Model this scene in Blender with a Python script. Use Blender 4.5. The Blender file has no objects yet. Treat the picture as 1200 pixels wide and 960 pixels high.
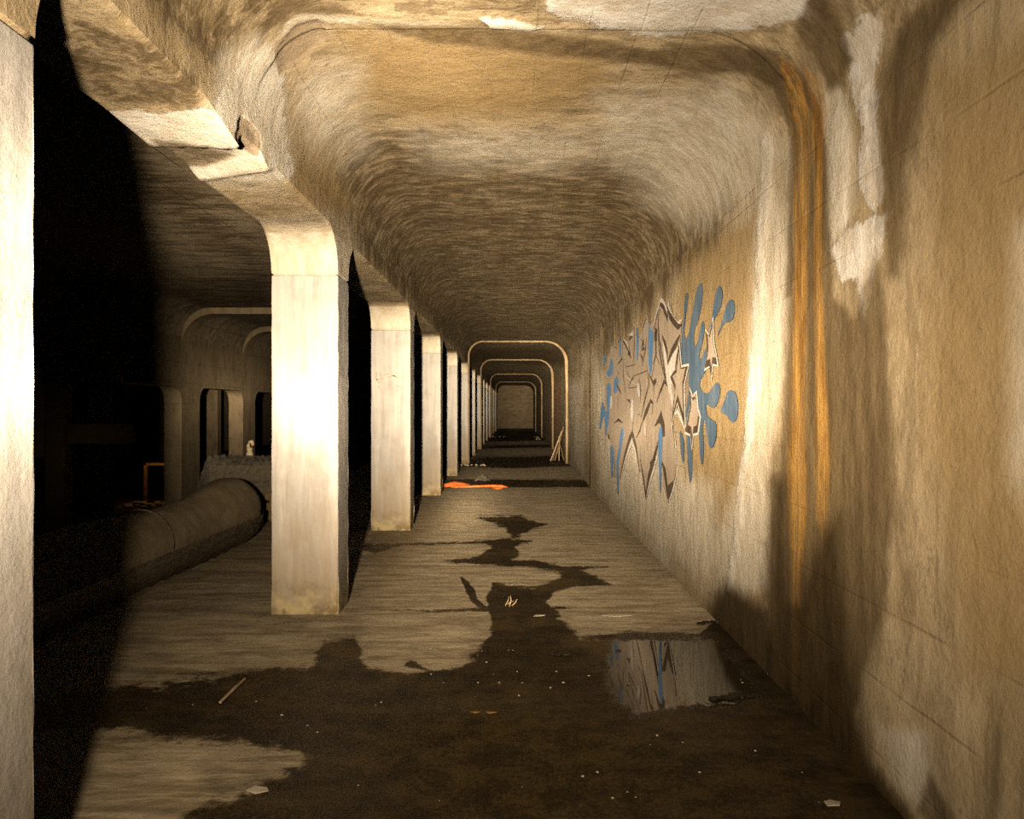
import bpy, bmesh, math, random
import numpy as np
from mathutils import Vector, Matrix
random.seed(7); rng = np.random.default_rng(7)
SC = bpy.context.scene
COL = SC.collection
F, CX, CY, H = 900.0, 603.0, 480.0, 1.6        # focal length in px, vanishing point, eye height
WR, WL, BW = 1.53, -1.38, -1.90                 # right wall, corridor face and far face of the arcade
ZC = H + 2.03                                   # corridor ceiling
SOF, SPR = H + 1.38, H + 1.05                   # arcade soffit and spring line
OUT = -8.0; ZLOW = H - 2.36                     # second arcade and sunken track bed
PIL = [6.0 + 4.17 * (k - 1) for k in range(0, 15)]; PD = 0.38
END = 65.0

# ---------------------------------------------------------------- node helper
class NT:
    def __init__(s, name):
        s.m = bpy.data.materials.new(name); s.m.use_nodes = True
        s.t = s.m.node_tree; s.t.nodes.clear()
        s.out = s.t.nodes.new('ShaderNodeOutputMaterial')
        s.b = s.t.nodes.new('ShaderNodeBsdfPrincipled')
        s.t.links.new(s.b.outputs[0], s.out.inputs[0])
    def n(s, typ, **kw):
        x = s.t.nodes.new(typ)
        for k, v in kw.items(): setattr(x, k, v)
        return x
    def put(s, sock, v):
        if isinstance(v, bpy.types.NodeSocket): s.t.links.new(v, sock)
        elif isinstance(v, (tuple, list)) and len(v) == 3 and sock.type == 'RGBA': sock.default_value = (*v, 1)
        else: sock.default_value = v
    def math(s, op, a, b=0.0, c=0.0, clamp=False):
        x = s.n('ShaderNodeMath', operation=op, use_clamp=clamp)
        s.put(x.inputs[0], a); s.put(x.inputs[1], b); s.put(x.inputs[2], c)
        return x.outputs[0]
    def mix(s, f, a, b, mode='MIX'):
        x = s.n('ShaderNodeMix', data_type='RGBA', blend_type=mode)
        s.put(x.inputs[0], f); s.put(x.inputs[6], a); s.put(x.inputs[7], b)
        return x.outputs[2]
    def pos(s, scale=(1, 1, 1), rot=(0, 0, 0)):
        if not hasattr(s, '_p'): s._p = s.n('ShaderNodeTexCoord').outputs['Object']
        x = s.n('ShaderNodeMapping'); s.put(x.inputs[0], s._p)
        x.inputs['Scale'].default_value = scale; x.inputs['Rotation'].default_value = rot
        return x.outputs[0]
    def noise(s, vec, sc=1, det=4, rough=.55, dist=0.0):
        x = s.n('ShaderNodeTexNoise'); s.put(x.inputs['Vector'], vec)
        x.inputs['Scale'].default_value = sc; x.inputs['Detail'].default_value = det
        x.inputs['Roughness'].default_value = rough; x.inputs['Distortion'].default_value = dist
        return x.outputs[0]
    def ramp(s, v, a, b):
        x = s.n('ShaderNodeMapRange', interpolation_type='SMOOTHSTEP')
        s.put(x.inputs[0], v); x.inputs[1].default_value = a; x.inputs[2].default_value = b
        return x.outputs[0]
    def attr(s, name):
        return s.n('ShaderNodeAttribute', attribute_name=name).outputs['Fac']
    def bump(s, h, dist, strength=1.0, normal=None):
        x = s.n('ShaderNodeBump'); s.put(x.inputs['Height'], h)
        x.inputs['Distance'].default_value = dist; s.put(x.inputs['Strength'], strength)
        if normal is not None: s.put(x.inputs['Normal'], normal)
        return x.outputs[0]

def concrete(name, A, B, streak=(1, 1, 1), streak_amt=.35, dirt=.4, board=None, stain_and_shade=None, marks=True, bump=.012, patch=None):
    """cast concrete: mottling, directional streaks, shutter-board seams, and the stain and painted-light masks stored on the mesh"""
    m = NT(name); P = m.pos()
    big = m.noise(P, 1.1, 6, .6); mid = m.noise(P, 5.5, 8, .62); fine = m.noise(P, 38, 6, .7)
    st = m.noise(m.pos(streak), 1.0, 7, .62, .4)
    c = m.mix(m.ramp(m.math('MULTIPLY_ADD', mid, .45, m.math('MULTIPLY', big, .55)), .36, .64), A, B)
    dk = tuple(v * .42 for v in A)
    c = m.mix(m.math('MULTIPLY', m.ramp(st, .48, .60), streak_amt), c, dk)
    c = m.mix(m.math('MULTIPLY', m.ramp(m.math('MULTIPLY_ADD', fine, .35, m.math('MULTIPLY', mid, .65)), .53, .68), dirt), c, dk)
    pits = m.ramp(m.noise(P, 120, 3, .6), .66, .74)
    c = m.mix(m.math('MULTIPLY', pits, .5), c, dk)
    blot = m.noise(m.pos((streak[0] * .9, streak[1] * .9, streak[2] * .9)), 2.6, 10, .74, .6)
    c = m.mix(m.math('MULTIPLY', m.ramp(blot, .53, .58), dirt * .9), c, tuple(v * .55 for v in A))
    c = m.mix(m.math('MULTIPLY', m.math('SUBTRACT', 1.0, m.ramp(blot, .39, .45)), dirt * .7), c, tuple(min(.9, v * 1.25) for v in B))
    hgt = m.math('ADD', m.math('MULTIPLY', mid, .9), m.math('MULTIPLY', fine, .35))
    if board:      # seams between the shutter boards
        for ax, w, dep, amt in board:
            sep = m.n('ShaderNodeSeparateXYZ'); m.put(sep.inputs[0], m.pos())
            wob = m.math('MULTIPLY', m.noise(P, 3, 2), .02)
            f = m.math('FRACT', m.math('DIVIDE', m.math('ADD', sep.outputs[ax], wob), w))
            ln = m.ramp(m.math('ABSOLUTE', m.math('SUBTRACT', f, .5)), .035, .005)
            brk = m.ramp(m.noise(P, 1.7, 3), .42, .6)
            ln = m.math('MULTIPLY', ln, brk)
            c = m.mix(m.math('MULTIPLY', ln, amt), c, dk)
            hgt = m.math('SUBTRACT', hgt, m.math('MULTIPLY', ln, dep))
    rough = .86
    m.b.inputs['Specular IOR Level'].default_value = .15
    if stain_and_shade:  # splash zone and grime at the foot, plus painted dimming of the lower shaft
        sep = m.n('ShaderNodeSeparateXYZ'); m.put(sep.inputs[0], m.pos())
        z0, z1, colr = stain_and_shade
        f = m.math('SUBTRACT', 1.0, m.ramp(m.math('ADD', sep.outputs[2], m.math('MULTIPLY', m.math('SUBTRACT', m.noise(m.pos((3, 3, .8)), 2.5, 6, .7), .5), 1.6)), z0, z1))
        c = m.mix(m.math('MULTIPLY', f, .75), c, colr)
        f = m.math('SUBTRACT', 1.0, m.ramp(m.math('ADD', sep.outputs[2], m.math('MULTIPLY', m.math('SUBTRACT', m.noise(P, 6, 8, .75), .5), .9)), .02, .24))
        c = m.mix(m.math('MULTIPLY', f, .8), c, m.mix(m.ramp(mid, .4, .6), (.17, .11, .04), (.55, .44, .22)))
    if marks:
        def msk(a, amp, w, n):
            return m.ramp(m.math('ADD', m.attr(a), m.math('MULTIPLY', m.math('SUBTRACT', n, .5), amp)), .5 - w, .5 + w)
        n1 = m.noise(P, 7, 9, .72, .3); n2 = m.noise(m.pos((9, 9, 1.6)), 1.0, 7, .7)
        och = msk('ochre', .9, .3, big)
        c = m.mix(m.math('MULTIPLY', och, .75), c, m.mix(fine, (.30, .20, .085), (.44, .315, .15)))
        soot = msk('soot', 1.1, .22, m.math('MULTIPLY_ADD', st, .55, m.math('MULTIPLY', blot, .45)))
        soot = m.math('MULTIPLY', soot, m.math('MULTIPLY_ADD', m.ramp(blot, .42, .56), .6, .4))
        c = m.mix(m.math('MULTIPLY', soot, .85), c, m.mix(mid, (.07, .047, .022), (.19, .135, .07)))
        wh = msk('white', 1.5, .12, n1)
        c = m.mix(m.math('MULTIPLY', wh, .93), c, m.mix(m.ramp(mid, .35, .65), (.74, .66, .55), (.93, .90, .85)))
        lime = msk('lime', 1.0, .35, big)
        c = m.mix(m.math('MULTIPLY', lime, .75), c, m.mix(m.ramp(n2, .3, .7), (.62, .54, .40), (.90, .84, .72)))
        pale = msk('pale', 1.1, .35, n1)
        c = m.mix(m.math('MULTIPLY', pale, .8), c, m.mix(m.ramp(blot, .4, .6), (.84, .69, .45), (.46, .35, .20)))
        dark = msk('dark', 1.1, .25, m.math('MULTIPLY_ADD', n2, .55, m.math('MULTIPLY', n1, .45)))
        c = m.mix(m.math('MULTIPLY', dark, .85), c, m.mix(m.ramp(n2, .35, .65), (.085, .055, .025), (.20, .145, .075)))
        n3 = m.noise(m.pos((45, 45, .8)), 1.0, 6, .65); rust = msk('rust', 1.0, .3, m.math('MULTIPLY_ADD', n3, .5, m.math('MULTIPLY', n2, .5)))
        c = m.mix(m.math('MULTIPLY', rust, m.math('MULTIPLY_ADD', m.ramp(n3, .38, .60), .75, .2)), c, m.mix(m.ramp(n2, .34, .66), (.28, .125, .022), (.62, .35, .09)))
        spall = msk('spall', .6, .08, n1)
        c = m.mix(m.math('MULTIPLY', spall, .9), c, m.mix(fine, (.30, .22, .14), (.50, .40, .28)))
        brick = msk('brick', .8, .1, n1)
        bt = m.n('ShaderNodeTexBrick'); m.put(bt.inputs['Vector'], m.pos((1, 1, 1), (0, math.radians(90), 0)))
        bt.inputs['Scale'].default_value = 4.0
        bt.inputs['Color1'].default_value = (.42, .14, .07, 1); bt.inputs['Color2'].default_value = (.62, .42, .25, 1); bt.inputs['Mortar'].default_value = (.7, .6, .45, 1)
        c = m.mix(brick, c, bt.outputs[0])
        damp = msk('damp', 1.0, .42, m.math('MULTIPLY_ADD', n2, .6, m.math('MULTIPLY', n1, .4)))
        c = m.mix(m.math('MULTIPLY', damp, .93), c, m.mix(m.ramp(n2, .35, .65), (.02, .012, .004), (.06, .038, .014)))
        wet = msk('wet', 1.6, .10, m.math('MULTIPLY_ADD', n1, .6, m.math('MULTIPLY', st, .4)))
        pud = msk('puddle', 1.5, .16, n1); mud = msk('mud', 1.6, .3, n1)
        wc = m.mix(m.ramp(mid, .35, .7), (.008, .0045, .001), (.035, .021, .007))
        wc = m.mix(m.math('MULTIPLY', m.ramp(big, .5, .64), .8), wc, (.085, .055, .02))
        spk = m.ramp(m.noise(P, 60, 3, .8), .67, .72)
        wc = m.mix(m.math('MULTIPLY', spk, .5), wc, (.2, .15, .08))
        wc = m.mix(mud, wc, m.mix(m.ramp(m.math('MULTIPLY_ADD', fine, .5, m.math('MULTIPLY', mid, .5)), .42, .6), (.011, .0065, .0015), (.058, .037, .011)))
        c = m.mix(m.math('MULTIPLY', wet, .95), c, wc)
        c = m.mix(m.math('MULTIPLY', pud, .9), c, (.03, .02, .009))
        spec = (m.math('MULTIPLY_ADD', wet, -.36, m.math('MULTIPLY_ADD', pud, .35, .45))) if name == 'concrete_floor' else None
        if spec is not None: m.put(m.b.inputs['Specular IOR Level'], spec)
        rough = m.math('SUBTRACT', .86, m.math('MULTIPLY', wet, .3))
        rough = m.math('SUBTRACT', rough, m.math('MULTIPLY', m.math('MULTIPLY', dark, m.math('SUBTRACT', 1, wet)), .12))
        rough = m.math('MULTIPLY', rough, m.math('SUBTRACT', 1.0, m.math('MULTIPLY', pud, .955)))
        hgt = m.math('ADD', hgt, m.math('MULTIPLY', wh, .12))
        hgt = m.math('MULTIPLY', hgt, m.math('SUBTRACT', 1.0, m.math('MAXIMUM', m.math('MULTIPLY', wet, .35), pud)))
    m.put(m.b.inputs['Base Color'], c); m.put(m.b.inputs['Roughness'], rough)
    m.put(m.b.inputs['Normal'], m.bump(hgt, bump * 1.6, 1.0))
    return m.m

def plain(name, A, B, scale=8, rough=.7, stretch=(1, 1, 1), bump=.004, metallic=0.0):
    m = NT(name); n = m.noise(m.pos(stretch), scale, 7, .65)
    m.put(m.b.inputs['Base Color'], m.mix(m.ramp(n, .35, .65), A, B))
    m.b.inputs['Specular IOR Level'].default_value = .2; m.b.inputs['Roughness'].default_value = rough; m.b.inputs['Metallic'].default_value = metallic
    m.put(m.b.inputs['Normal'], m.bump(n, bump)); return m.m

def paint(name, A, B, wear=.35, through=(.46, .37, .25)):
    """spray paint soaking into rough concrete"""
    m = NT(name); P = m.pos(); n = m.noise(m.pos((4, 4, 1.2)), 2.2, 7, .68); f = m.noise(P, 30, 6, .7)
    c = m.mix(m.ramp(n, .35, .65), A, B)
    c = m.mix(m.math('MULTIPLY', m.ramp(m.math('MULTIPLY_ADD', f, .5, m.math('MULTIPLY', n, .5)), .52, .66), wear), c, through)
    m.put(m.b.inputs['Base Color'], c); m.b.inputs['Roughness'].default_value = .7
    m.put(m.b.inputs['Normal'], m.bump(f, .004)); return m.m

# ---------------------------------------------------------------- stain and painted-light masks (polygons read off the photograph, laid on the surfaces)
def sdf(px, py, poly):
    a = np.array(poly, float); b = np.roll(a, -1, 0)
    d2 = np.full(px.shape, 1e12); ins = np.zeros(px.shape, bool)
    for (x0, y0), (x1, y1) in zip(a, b):
        ex, ey = x1 - x0, y1 - y0; L = ex * ex + ey * ey + 1e-9
        t = np.clip(((px - x0) * ex + (py - y0) * ey) / L, 0, 1)
        d2 = np.minimum(d2, (px - x0 - t * ex) ** 2 + (py - y0 - t * ey) ** 2)
        c = ((y0 > py) != (y1 > py))
        if abs(ey) > 1e-9:
            ins ^= c & (px < ex * (py - y0) / ey + x0)
    d = np.sqrt(d2); return np.where(ins, d, -d)

def project(V):
    y = np.maximum(V[:, 1], .25)
    return CX + F * V[:, 0] / y, CY - F * (V[:, 2] - H) / y

def masks(V, marks):
    """marks: list of (attribute, softness px, polygon[, strength]); returns vertex fields, .5 on the outline"""
    px, py = project(V); res = {}
    ok = V[:, 1] > .6
    for mk in marks:
        nm, soft, poly = mk[:3]; k = mk[3] if len(mk) > 3 else 1.0
        a = np.array(poly); x0, y0 = a.min(0) - soft * 2; x1, y1 = a.max(0) + soft * 2
        sel = np.where(ok & (px > x0) & (px < x1) & (py > y0) & (py < y1))[0]
        if nm not in res: res[nm] = np.zeros(len(V))
        if len(sel) == 0: continue
        v = np.clip(.5 + sdf(px[sel], py[sel], poly) / (2 * soft), 0, 1) * k
        res[nm][sel] = np.maximum(res[nm][sel], v)
    return res

def tag(o, label=None, cat=None, group=None, kind=None):
    if label: o['label'] = label
    if cat: o['category'] = cat
    if group: o['group'] = group
    if kind: o['kind'] = kind
    return o
def link(o, parent=None):
    COL.objects.link(o)
    if parent: o.parent = parent
    return o
def mesh_obj(name, verts, faces, mats, parent=None, smooth=False, loc=None):
    me = bpy.data.meshes.new(name); me.from_pydata([tuple(v) for v in verts], [], [tuple(f) for f in faces]); me.update()
    for m in (mats if isinstance(mats, (list, tuple)) else [mats]): me.materials.append(m)
    if smooth: me.polygons.foreach_set('use_smooth', [True] * len(me.polygons))
    o = bpy.data.objects.new(name, me); link(o, parent)
    if loc is not None: o.location = loc
    return o
def bm_obj(name, bm, mat, parent=None, smooth=False, loc=None):
    me = bpy.data.meshes.new(name); bm.normal_update(); bm.to_mesh(me); bm.free()
    me.materials.append(mat)
    if smooth: me.polygons.foreach_set('use_smooth', [True] * len(me.polygons))
    o = bpy.data.objects.new(name, me); link(o, parent)
    if loc is not None: o.location = loc
    return o
def empty(name, loc):
    o = bpy.data.objects.new(name, None); o.location = loc; o.empty_display_size = .2; link(o); return o

class Surf:
    """collects structured grids into one mesh with stain and painted-light attributes"""
    def __init__(s): s.V = []; s.Fc = []; s.n = 0
    def grid(s, P, flip=False):
        nu, nv = P.shape[:2]; i = np.arange(nu * nv).reshape(nu, nv) + s.n
        q = np.stack([i[:-1, :-1], i[1:, :-1], i[1:, 1:], i[:-1, 1:]], -1).reshape(-1, 4)
        if flip: q = q[:, ::-1]
        s.V.append(P.reshape(-1, 3)); s.Fc.append(q); s.n += nu * nv
    def build(s, name, mat, marks=(), kind='structure', relief=None, smooth=True, parent=None):
        V = np.concatenate(s.V); Q = np.concatenate(s.Fc)
        res = masks(V, marks) if marks else {}
        if relief is not None: V = relief(V, res)
        me = bpy.data.meshes.new(name)
        me.vertices.add(len(V)); me.vertices.foreach_set('co', V.astype(np.float32).ravel())
        me.loops.add(len(Q) * 4); me.loops.foreach_set('vertex_index', Q.astype(np.int32).ravel())
        me.polygons.add(len(Q)); me.polygons.foreach_set('loop_start', np.arange(0, len(Q) * 4, 4, dtype=np.int32))
        me.polygons.foreach_set('loop_total', np.full(len(Q), 4, dtype=np.int32))
        me.polygons.foreach_set('use_smooth', np.full(len(Q), smooth))
        me.update(calc_edges=True); me.validate()
        for k, v in res.items():
            a = me.attributes.new(k, 'FLOAT', 'POINT'); a.data.foreach_set('value', v.astype(np.float32))
        me.materials.append(mat)
        o = bpy.data.objects.new(name, me); link(o, parent)
        if kind: o['kind'] = kind
        return o

def ylist(step=2.2, lo=1.0, hi=END):
    """depth samples evenly spread over the picture"""
    q = [-3.0, -1.0, 0.3]
    u = F * 1.5 / lo
    while True:
        y = F * 1.5 / u
        if y >= hi: break
        q.append(y); u -= step * (4 if y < 2 else 1) * (1 if u > 60 else .5)
    q.append(hi); return np.array(q)

def vnoise(V, f, seed=0):
    """cheap smooth noise for real relief"""
    r = np.random.default_rng(seed); s = np.zeros(len(V))
    for i in range(6):
        k = r.normal(size=3); k /= np.linalg.norm(k); s += np.sin((V @ k) * f * (1 + .6 * i) + r.uniform(0, 6.3)) / (1 + .5 * i)
    return s / 3

# ---------------------------------------------------------------- marks
RUST = [
 ('rust', 6, [(912,66),(930,74),(944,104),(948,160),(945,300),(942,450),(946,560),(942,660),(926,640),(924,560),(930,400),(932,220),(930,150),(918,92)]),
 ('rust', 5, [(940,72),(960,98),(968,130),(966,220),(962,330),(968,430),(974,540),(966,640),(957,600),(953,350),(956,200),(950,130)], .9),
 ('rust', 8, [(926,640),(942,650),(940,790),(926,790)], .62),
 ('ochre', 8, [(935,150),(965,150),(972,420),(985,560),(965,760),(925,780),(918,560),(925,380)]),
]
M_WALL = RUST + [
 ('dark', 16, [(926,330),(966,320),(974,345),(1000,370),(1030,290),(1042,420),(1048,600),(1036,720),(1010,800),(1000,860),(1050,930),(1100,1000),(1010,930),(930,835),(898,760),(900,640),(912,520),(922,380)]),
 ('dark', 8, [(905,560),(925,560),(930,700),(950,820),(925,830),(900,740)]),
 ('dark', 22, [(1020,120),(1040,40),(1090,-20),(1150,-20),(1100,60),(1075,180),(1060,330),(1030,330)], .8),
 ('damp', 16, [(903,560),(926,560),(932,700),(960,620),(988,600),(998,720),(1010,830),(1040,960),(960,880),(890,790)], .75),
 ('damp', 16, [(822,722),(850,680),(880,700),(905,715),(925,785),(945,815),(960,770),(985,760),(1000,820),(1012,860),(1022,895),(1075,980),(1010,940),(925,845),(840,755)]),
 ('dark', 9, [(960,590),(984,560),(996,700),(1000,800),(975,830),(958,780)]),
 ('dark', 9, [(902,560),(922,540),(928,700),(924,790),(900,740)]),
 ('lime', 16, [(892,225),(908,215),(926,250),(926,330),(916,450),(902,540),(908,620),(906,690),(870,700),(838,690),(832,650),(850,600),(876,520),(882,420),(884,320)]),
 ('white', 7, [(893,160),(906,150),(904,240),(897,330),(893,420),(885,500),(876,560),(868,640),(858,700),(852,690),(862,600),(874,500),(880,420),(886,320)]),
 ('lime', 10, [(966,110),(985,100),(1000,130),(1006,190),(1002,250),(990,278),(972,290),(967,220)]),
 ('white', 9, [(968,130),(985,120),(998,150),(1002,200),(996,260),(974,280)], .72),
 ('white', 9, [(998,60),(1018,62),(1028,110),(1034,165),(1036,230),(1026,250),(1010,236),(1004,210),(1008,150),(996,110)], .85),
 ('white', 10, [(972,292),(1000,262),(1042,246),(1040,300),(1022,340),(1010,380),(1000,330),(984,330)], .8),
 ('lime', 30, [(690,420),(740,470),(790,560),(838,570),(838,660),(815,690),(760,640),(700,580)], .95),
 ('white', 6, [(1075,330),(1082,340),(1078,420),(1070,420)], .6),
 ('lime', 16, [(1030,850),(1080,860),(1100,960),(1050,925)], .8),
 ('dark', 12, [(1075,950),(1090,905),(1120,960),(1120,1000)]),
 ('dark', 20, [(1160,820),(1180,860),(1175,1000),(1150,1000)], .7),
 ('lime', 26, [(1190,260),(1260,240),(1260,700),(1190,560)], .8),
 ('ochre', 18, [(800,300),(880,260),(884,420),(870,560),(850,620),(812,600),(800,480)]),
 ('ochre', 40, [(1080,80),(1300,0),(1300,800),(1120,800),(1080,500)], .75),
 ('soot', 26, [(700,330),(800,250),(862,210),(850,270),(790,330),(735,390),(700,430)], .95),
 ('soot', 12, [(691,400),(712,395),(706,470),(692,560)], .75),
 ('brick', 3, [(647,452),(656,448),(655,515),(647,508)]),
 ('lime', 8, [(665,450),(684,440),(686,560),(670,545)], .85),
]
M_CEIL = RUST + [
 ('white', 14, [(640,-60),(958,-60),(945,18),(905,30),(860,36),(760,40),(700,30),(640,14)]),
 ('dark', 9, [(420,26),(520,30),(640,38),(700,46),(760,58),(860,50),(915,62),(945,92),(962,130),(972,190),(976,350),(920,350),(926,200),(926,150),(905,105),(880,88),(820,86),(760,78),(680,66),(600,60),(500,48)]),
 ('dark', 14, [(958,-30),(985,20),(1000,70),(975,110),(955,70),(930,40),(940,10)]),
 ('white', 6, [(560,20),(600,22),(640,30),(620,36),(575,32)]),
 ('lime', 4, [(335,26),(352,15),(420,21),(480,26),(560,30),(470,31),(400,27),(350,30),(322,52)], .7),
 ('white', 16, [(985,40),(1010,20),(1040,10),(1030,70),(1030,110),(1002,110)], .9),
 ('ochre', 26, [(400,34),(700,60),(720,100),(640,135),(520,150),(430,120)]),
 ('lime', 40, [(340,90),(430,70),(430,170),(380,200),(340,160)], .8),
 ('lime', 36, [(700,110),(860,100),(930,180),(900,240),(800,260),(700,180)], .95),
 ('lime', 40, [(480,150),(700,140),(740,200),(640,220),(500,210)], .62),
 ('soot', 36, [(430,160),(520,150),(640,160),(760,200),(800,240),(760,320),(700,400),(540,400),(480,330),(430,260),(400,200)], 1.0),
 ('soot', 22, [(520,290),(740,290),(690,400),(540,405)], 1.0),
 ('soot', 16, [(690,250),(790,215),(800,270),(740,330),(700,340)], 1.0),
 ('soot', 16, [(410,150),(450,160),(470,240),(540,330),(560,400),(520,400),(450,300),(400,220)], .9),
 ('soot', 14, [(815,105),(858,118),(868,165),(842,172)], .75),
 ('dark', 10, [(545,405),(665,405),(668,440),(660,430),(560,425),(548,440)], .9),
 ('spall', 4, [(320,60),(345,30),(375,22),(385,45),(350,78),(325,88)], .8),
 ('soot', 30, [(240,-40),(420,-60),(600,-60),(620,12),(430,12),(340,20),(300,60)], .72),
]
M_ARC = [
 ('white', 14, [(282,60),(330,60),(334,150),(342,200),(326,214),(296,200),(280,170),(268,130)]),
 ('white', 7, [(125,128),(190,132),(250,126),(262,100),(290,120),(290,172),(284,182),(250,178),(180,168),(150,158)]),
 ('dark', 7, [(176,163),(220,168),(284,180),(240,196),(214,196)], .9),  # shade in the recess of the broken joint, put into the colour
 ('white', 6, [(212,196),(240,192),(286,182),(318,198),(330,210),(232,208),(228,218)]),
 ('spall', 3, [(282,134),(296,145),(306,160),(304,182),(292,180),(276,164)]),
 ('rust', 3, [(296,160),(303,160),(302,186),(297,182)], .9),
 ('lime', 40, [(318,270),(400,262),(412,340),(318,340)], .9),
 ('soot', 16, [(80,20),(180,50),(230,90),(235,130),(140,124),(90,100)], .9),
 ('soot', 20, [(150,-40),(240,-40),(290,30),(260,90),(210,60),(150,0)], .6),
 ('lime', 22, [(250,60),(300,40),(330,60),(345,180),(330,216),(230,215),(130,150),(240,130)], .95),
 ('soot', 20, [(410,240),(450,230),(520,330),(560,395),(540,400),(480,350),(416,290)], .95),
 ('ochre', 18, [(310,90),(400,180),(420,260),(360,240),(320,190)], .9),
]
M_FLOOR = [
 ('mud', 40, [(520,820),(640,815),(720,850),(900,850),(990,930),(1080,1000),(560,1000),(420,900),(380,850)], .9),
 ('mud', 22, [(330,770),(420,790),(430,830),(250,850),(240,800)], .8),
 ('mud', 22, [(180,900),(330,900),(360,960),(200,1000)], .9),
 ('pale', 30, [(420,700),(500,590),(530,560),(690,560),(740,620),(800,690),(800,730),(560,740),(430,760)], .72),  # paler far floor: brightness of grazing light put into the colour
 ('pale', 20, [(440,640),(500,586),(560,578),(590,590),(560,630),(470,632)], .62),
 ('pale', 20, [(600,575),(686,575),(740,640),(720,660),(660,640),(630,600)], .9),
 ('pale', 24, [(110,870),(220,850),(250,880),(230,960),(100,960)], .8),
 ('wet', 14, [(370,830),(350,800),(380,752),(415,748),(432,782),(480,790),(540,780),(572,752),(578,722),(600,700),(648,716),(680,748),(735,742),(835,742),(850,735),(1085,1000),(360,1000),(400,930)]),
 ('wet', 30, [(-60,840),(120,805),(260,795),(340,780),(420,790),(460,850),(420,900),(330,880),(250,868),(120,855),(-60,870)]),
 ('wet', 30, [(120,985),(230,948),(330,915),(390,860),(460,860),(460,1040),(100,1040)]),
 ('wet', 5, [(836,728),(846,728),(1090,975),(1050,1000),(800,760)]),
 ('wet', 7, [(583,760),(574,722),(570,700),(578,682),(622,688),(650,680),(660,672),(640,668),(612,664),(572,661),(520,658),(560,652),(577,640),(556,634),(600,630),(592,618),(575,612),(558,606),(610,604),(618,608),(640,614),(616,624),(600,632),(622,634),(604,640),(610,650),(600,656),(630,656),(660,663),(712,664),(680,668),(700,676),(715,684),(676,686),(650,694),(640,705),(655,720),(620,732),(640,755)]),
 ('wet', 3.2, [(540,676),(548,680),(556,690),(560,702),(572,712),(568,716),(552,704),(545,690)]),
 ('wet', 3, [(446,713),(500,714),(560,712),(620,710),(716,711),(620,714),(560,716),(500,717)], .9),
 ('wet', 3.5, [(408,636),(470,636),(560,633),(620,634),(620,638),(560,638),(470,640),(440,650),(408,642)], .8),
 ('wet', 6, [(470,782),(480,770),(520,790)], .9),
 ('wet', 2.5, [(518,572),(560,572),(600,571),(690,571),(690,562),(560,562),(518,562)]),  # from here, dark bands across the far floor drawn with the wet mask
 ('wet', 3, [(540,546),(556,536),(662,534),(670,546),(600,549)]),
 ('wet', 1.8, [(556,526),(650,524),(652,521),(560,522)]),
 ('wet', 2.5, [(566,518),(574,507),(636,507),(644,516)]),
 ('wet', 3, [(584,503),(622,503),(630,508),(580,508)]),
 ('puddle', 15, [(718,748),(740,745),(836,744),(852,760),(880,790),(900,815),(860,826),(800,832),(740,838),(715,815),(708,780)]),
 ('ochre', 16, [(500,640),(540,620),(560,600),(500,590),(440,600),(430,680),(480,700)], .75),
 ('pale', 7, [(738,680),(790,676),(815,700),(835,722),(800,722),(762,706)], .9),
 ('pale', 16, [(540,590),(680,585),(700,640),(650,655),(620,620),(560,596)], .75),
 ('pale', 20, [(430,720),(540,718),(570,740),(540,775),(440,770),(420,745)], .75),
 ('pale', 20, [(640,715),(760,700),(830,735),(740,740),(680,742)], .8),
 ('pale', 2, [(540,561),(688,560),(680,547),(546,548)]),  # pale bands: far-floor brightness painted in instead of a stronger torch beam
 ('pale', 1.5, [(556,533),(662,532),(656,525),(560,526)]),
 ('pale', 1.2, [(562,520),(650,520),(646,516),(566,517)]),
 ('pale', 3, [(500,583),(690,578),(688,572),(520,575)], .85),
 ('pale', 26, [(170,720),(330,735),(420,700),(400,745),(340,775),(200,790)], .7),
 ('dark', 26, [(380,860),(560,830),(760,860),(900,920),(860,960),(500,960)], .8),
]
M_SIDE = [
 ('soot', 25, [(130,170),(220,200),(310,280),(314,330),(240,300),(150,220)], .75),
 ('soot', 16, [(200,330),(316,320),(316,362),(210,366)], .9),
]

M_ALL = M_WALL + M_CEIL[3:] + M_ARC
# ---------------------------------------------------------------- materials
CA, CB = (.40, .30, .17), (.60, .48, .31)
m_wall = concrete('concrete_wall', CA, CB, (2.2, 2.2, .5), .3, .5, [(2, .31, .2, .3)], None, True, .010)
m_ceil = concrete('concrete_ceiling', CA, CB, (1.7, 4.2, 3.2), .5, .75, [(0, .27, .2, .25)], None, True, .010)
m_arc = concrete('concrete_arcade', CA, CB, (4.5, 4.5, .5), .35, .45, None, None, True, .012)
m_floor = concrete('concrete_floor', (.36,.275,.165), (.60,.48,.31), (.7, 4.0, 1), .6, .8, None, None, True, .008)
m_pillar = concrete('concrete_pillar', (.44,.41,.38), (.56,.54,.50), (6, 6, .5), .25, .3, None, (.0, 1.3, (.30,.22,.12)), False, .006)
m_side = concrete('concrete_side_vault', (.50,.39,.25), (.68,.55,.37), (.9, 3.6, 3), .6, .5, [(0, .45, .4, .5)], None, True, .012)
m_outer = concrete('concrete_outer_arcade', (.44,.34,.2), (.56,.44,.28), (3, 3, 1), .3, .4, [(2, .5, .3, .4)], None, False, .012)
m_rib = concrete('concrete_rib', (.24,.175,.09), (.36,.27,.16), (3, 3, 1), .3, .4, None, None, False, .012)
m_end = concrete('concrete_end_wall', (.20,.15,.085), (.27,.21,.13), (2, 2, 5), .5, .5, [(2, .33, .4, .7)], None, False, .014)
m_bed = plain('track_bed_dirt', (.03,.02,.01), (.08,.055,.028), 6, .95, bump=.03)

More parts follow.
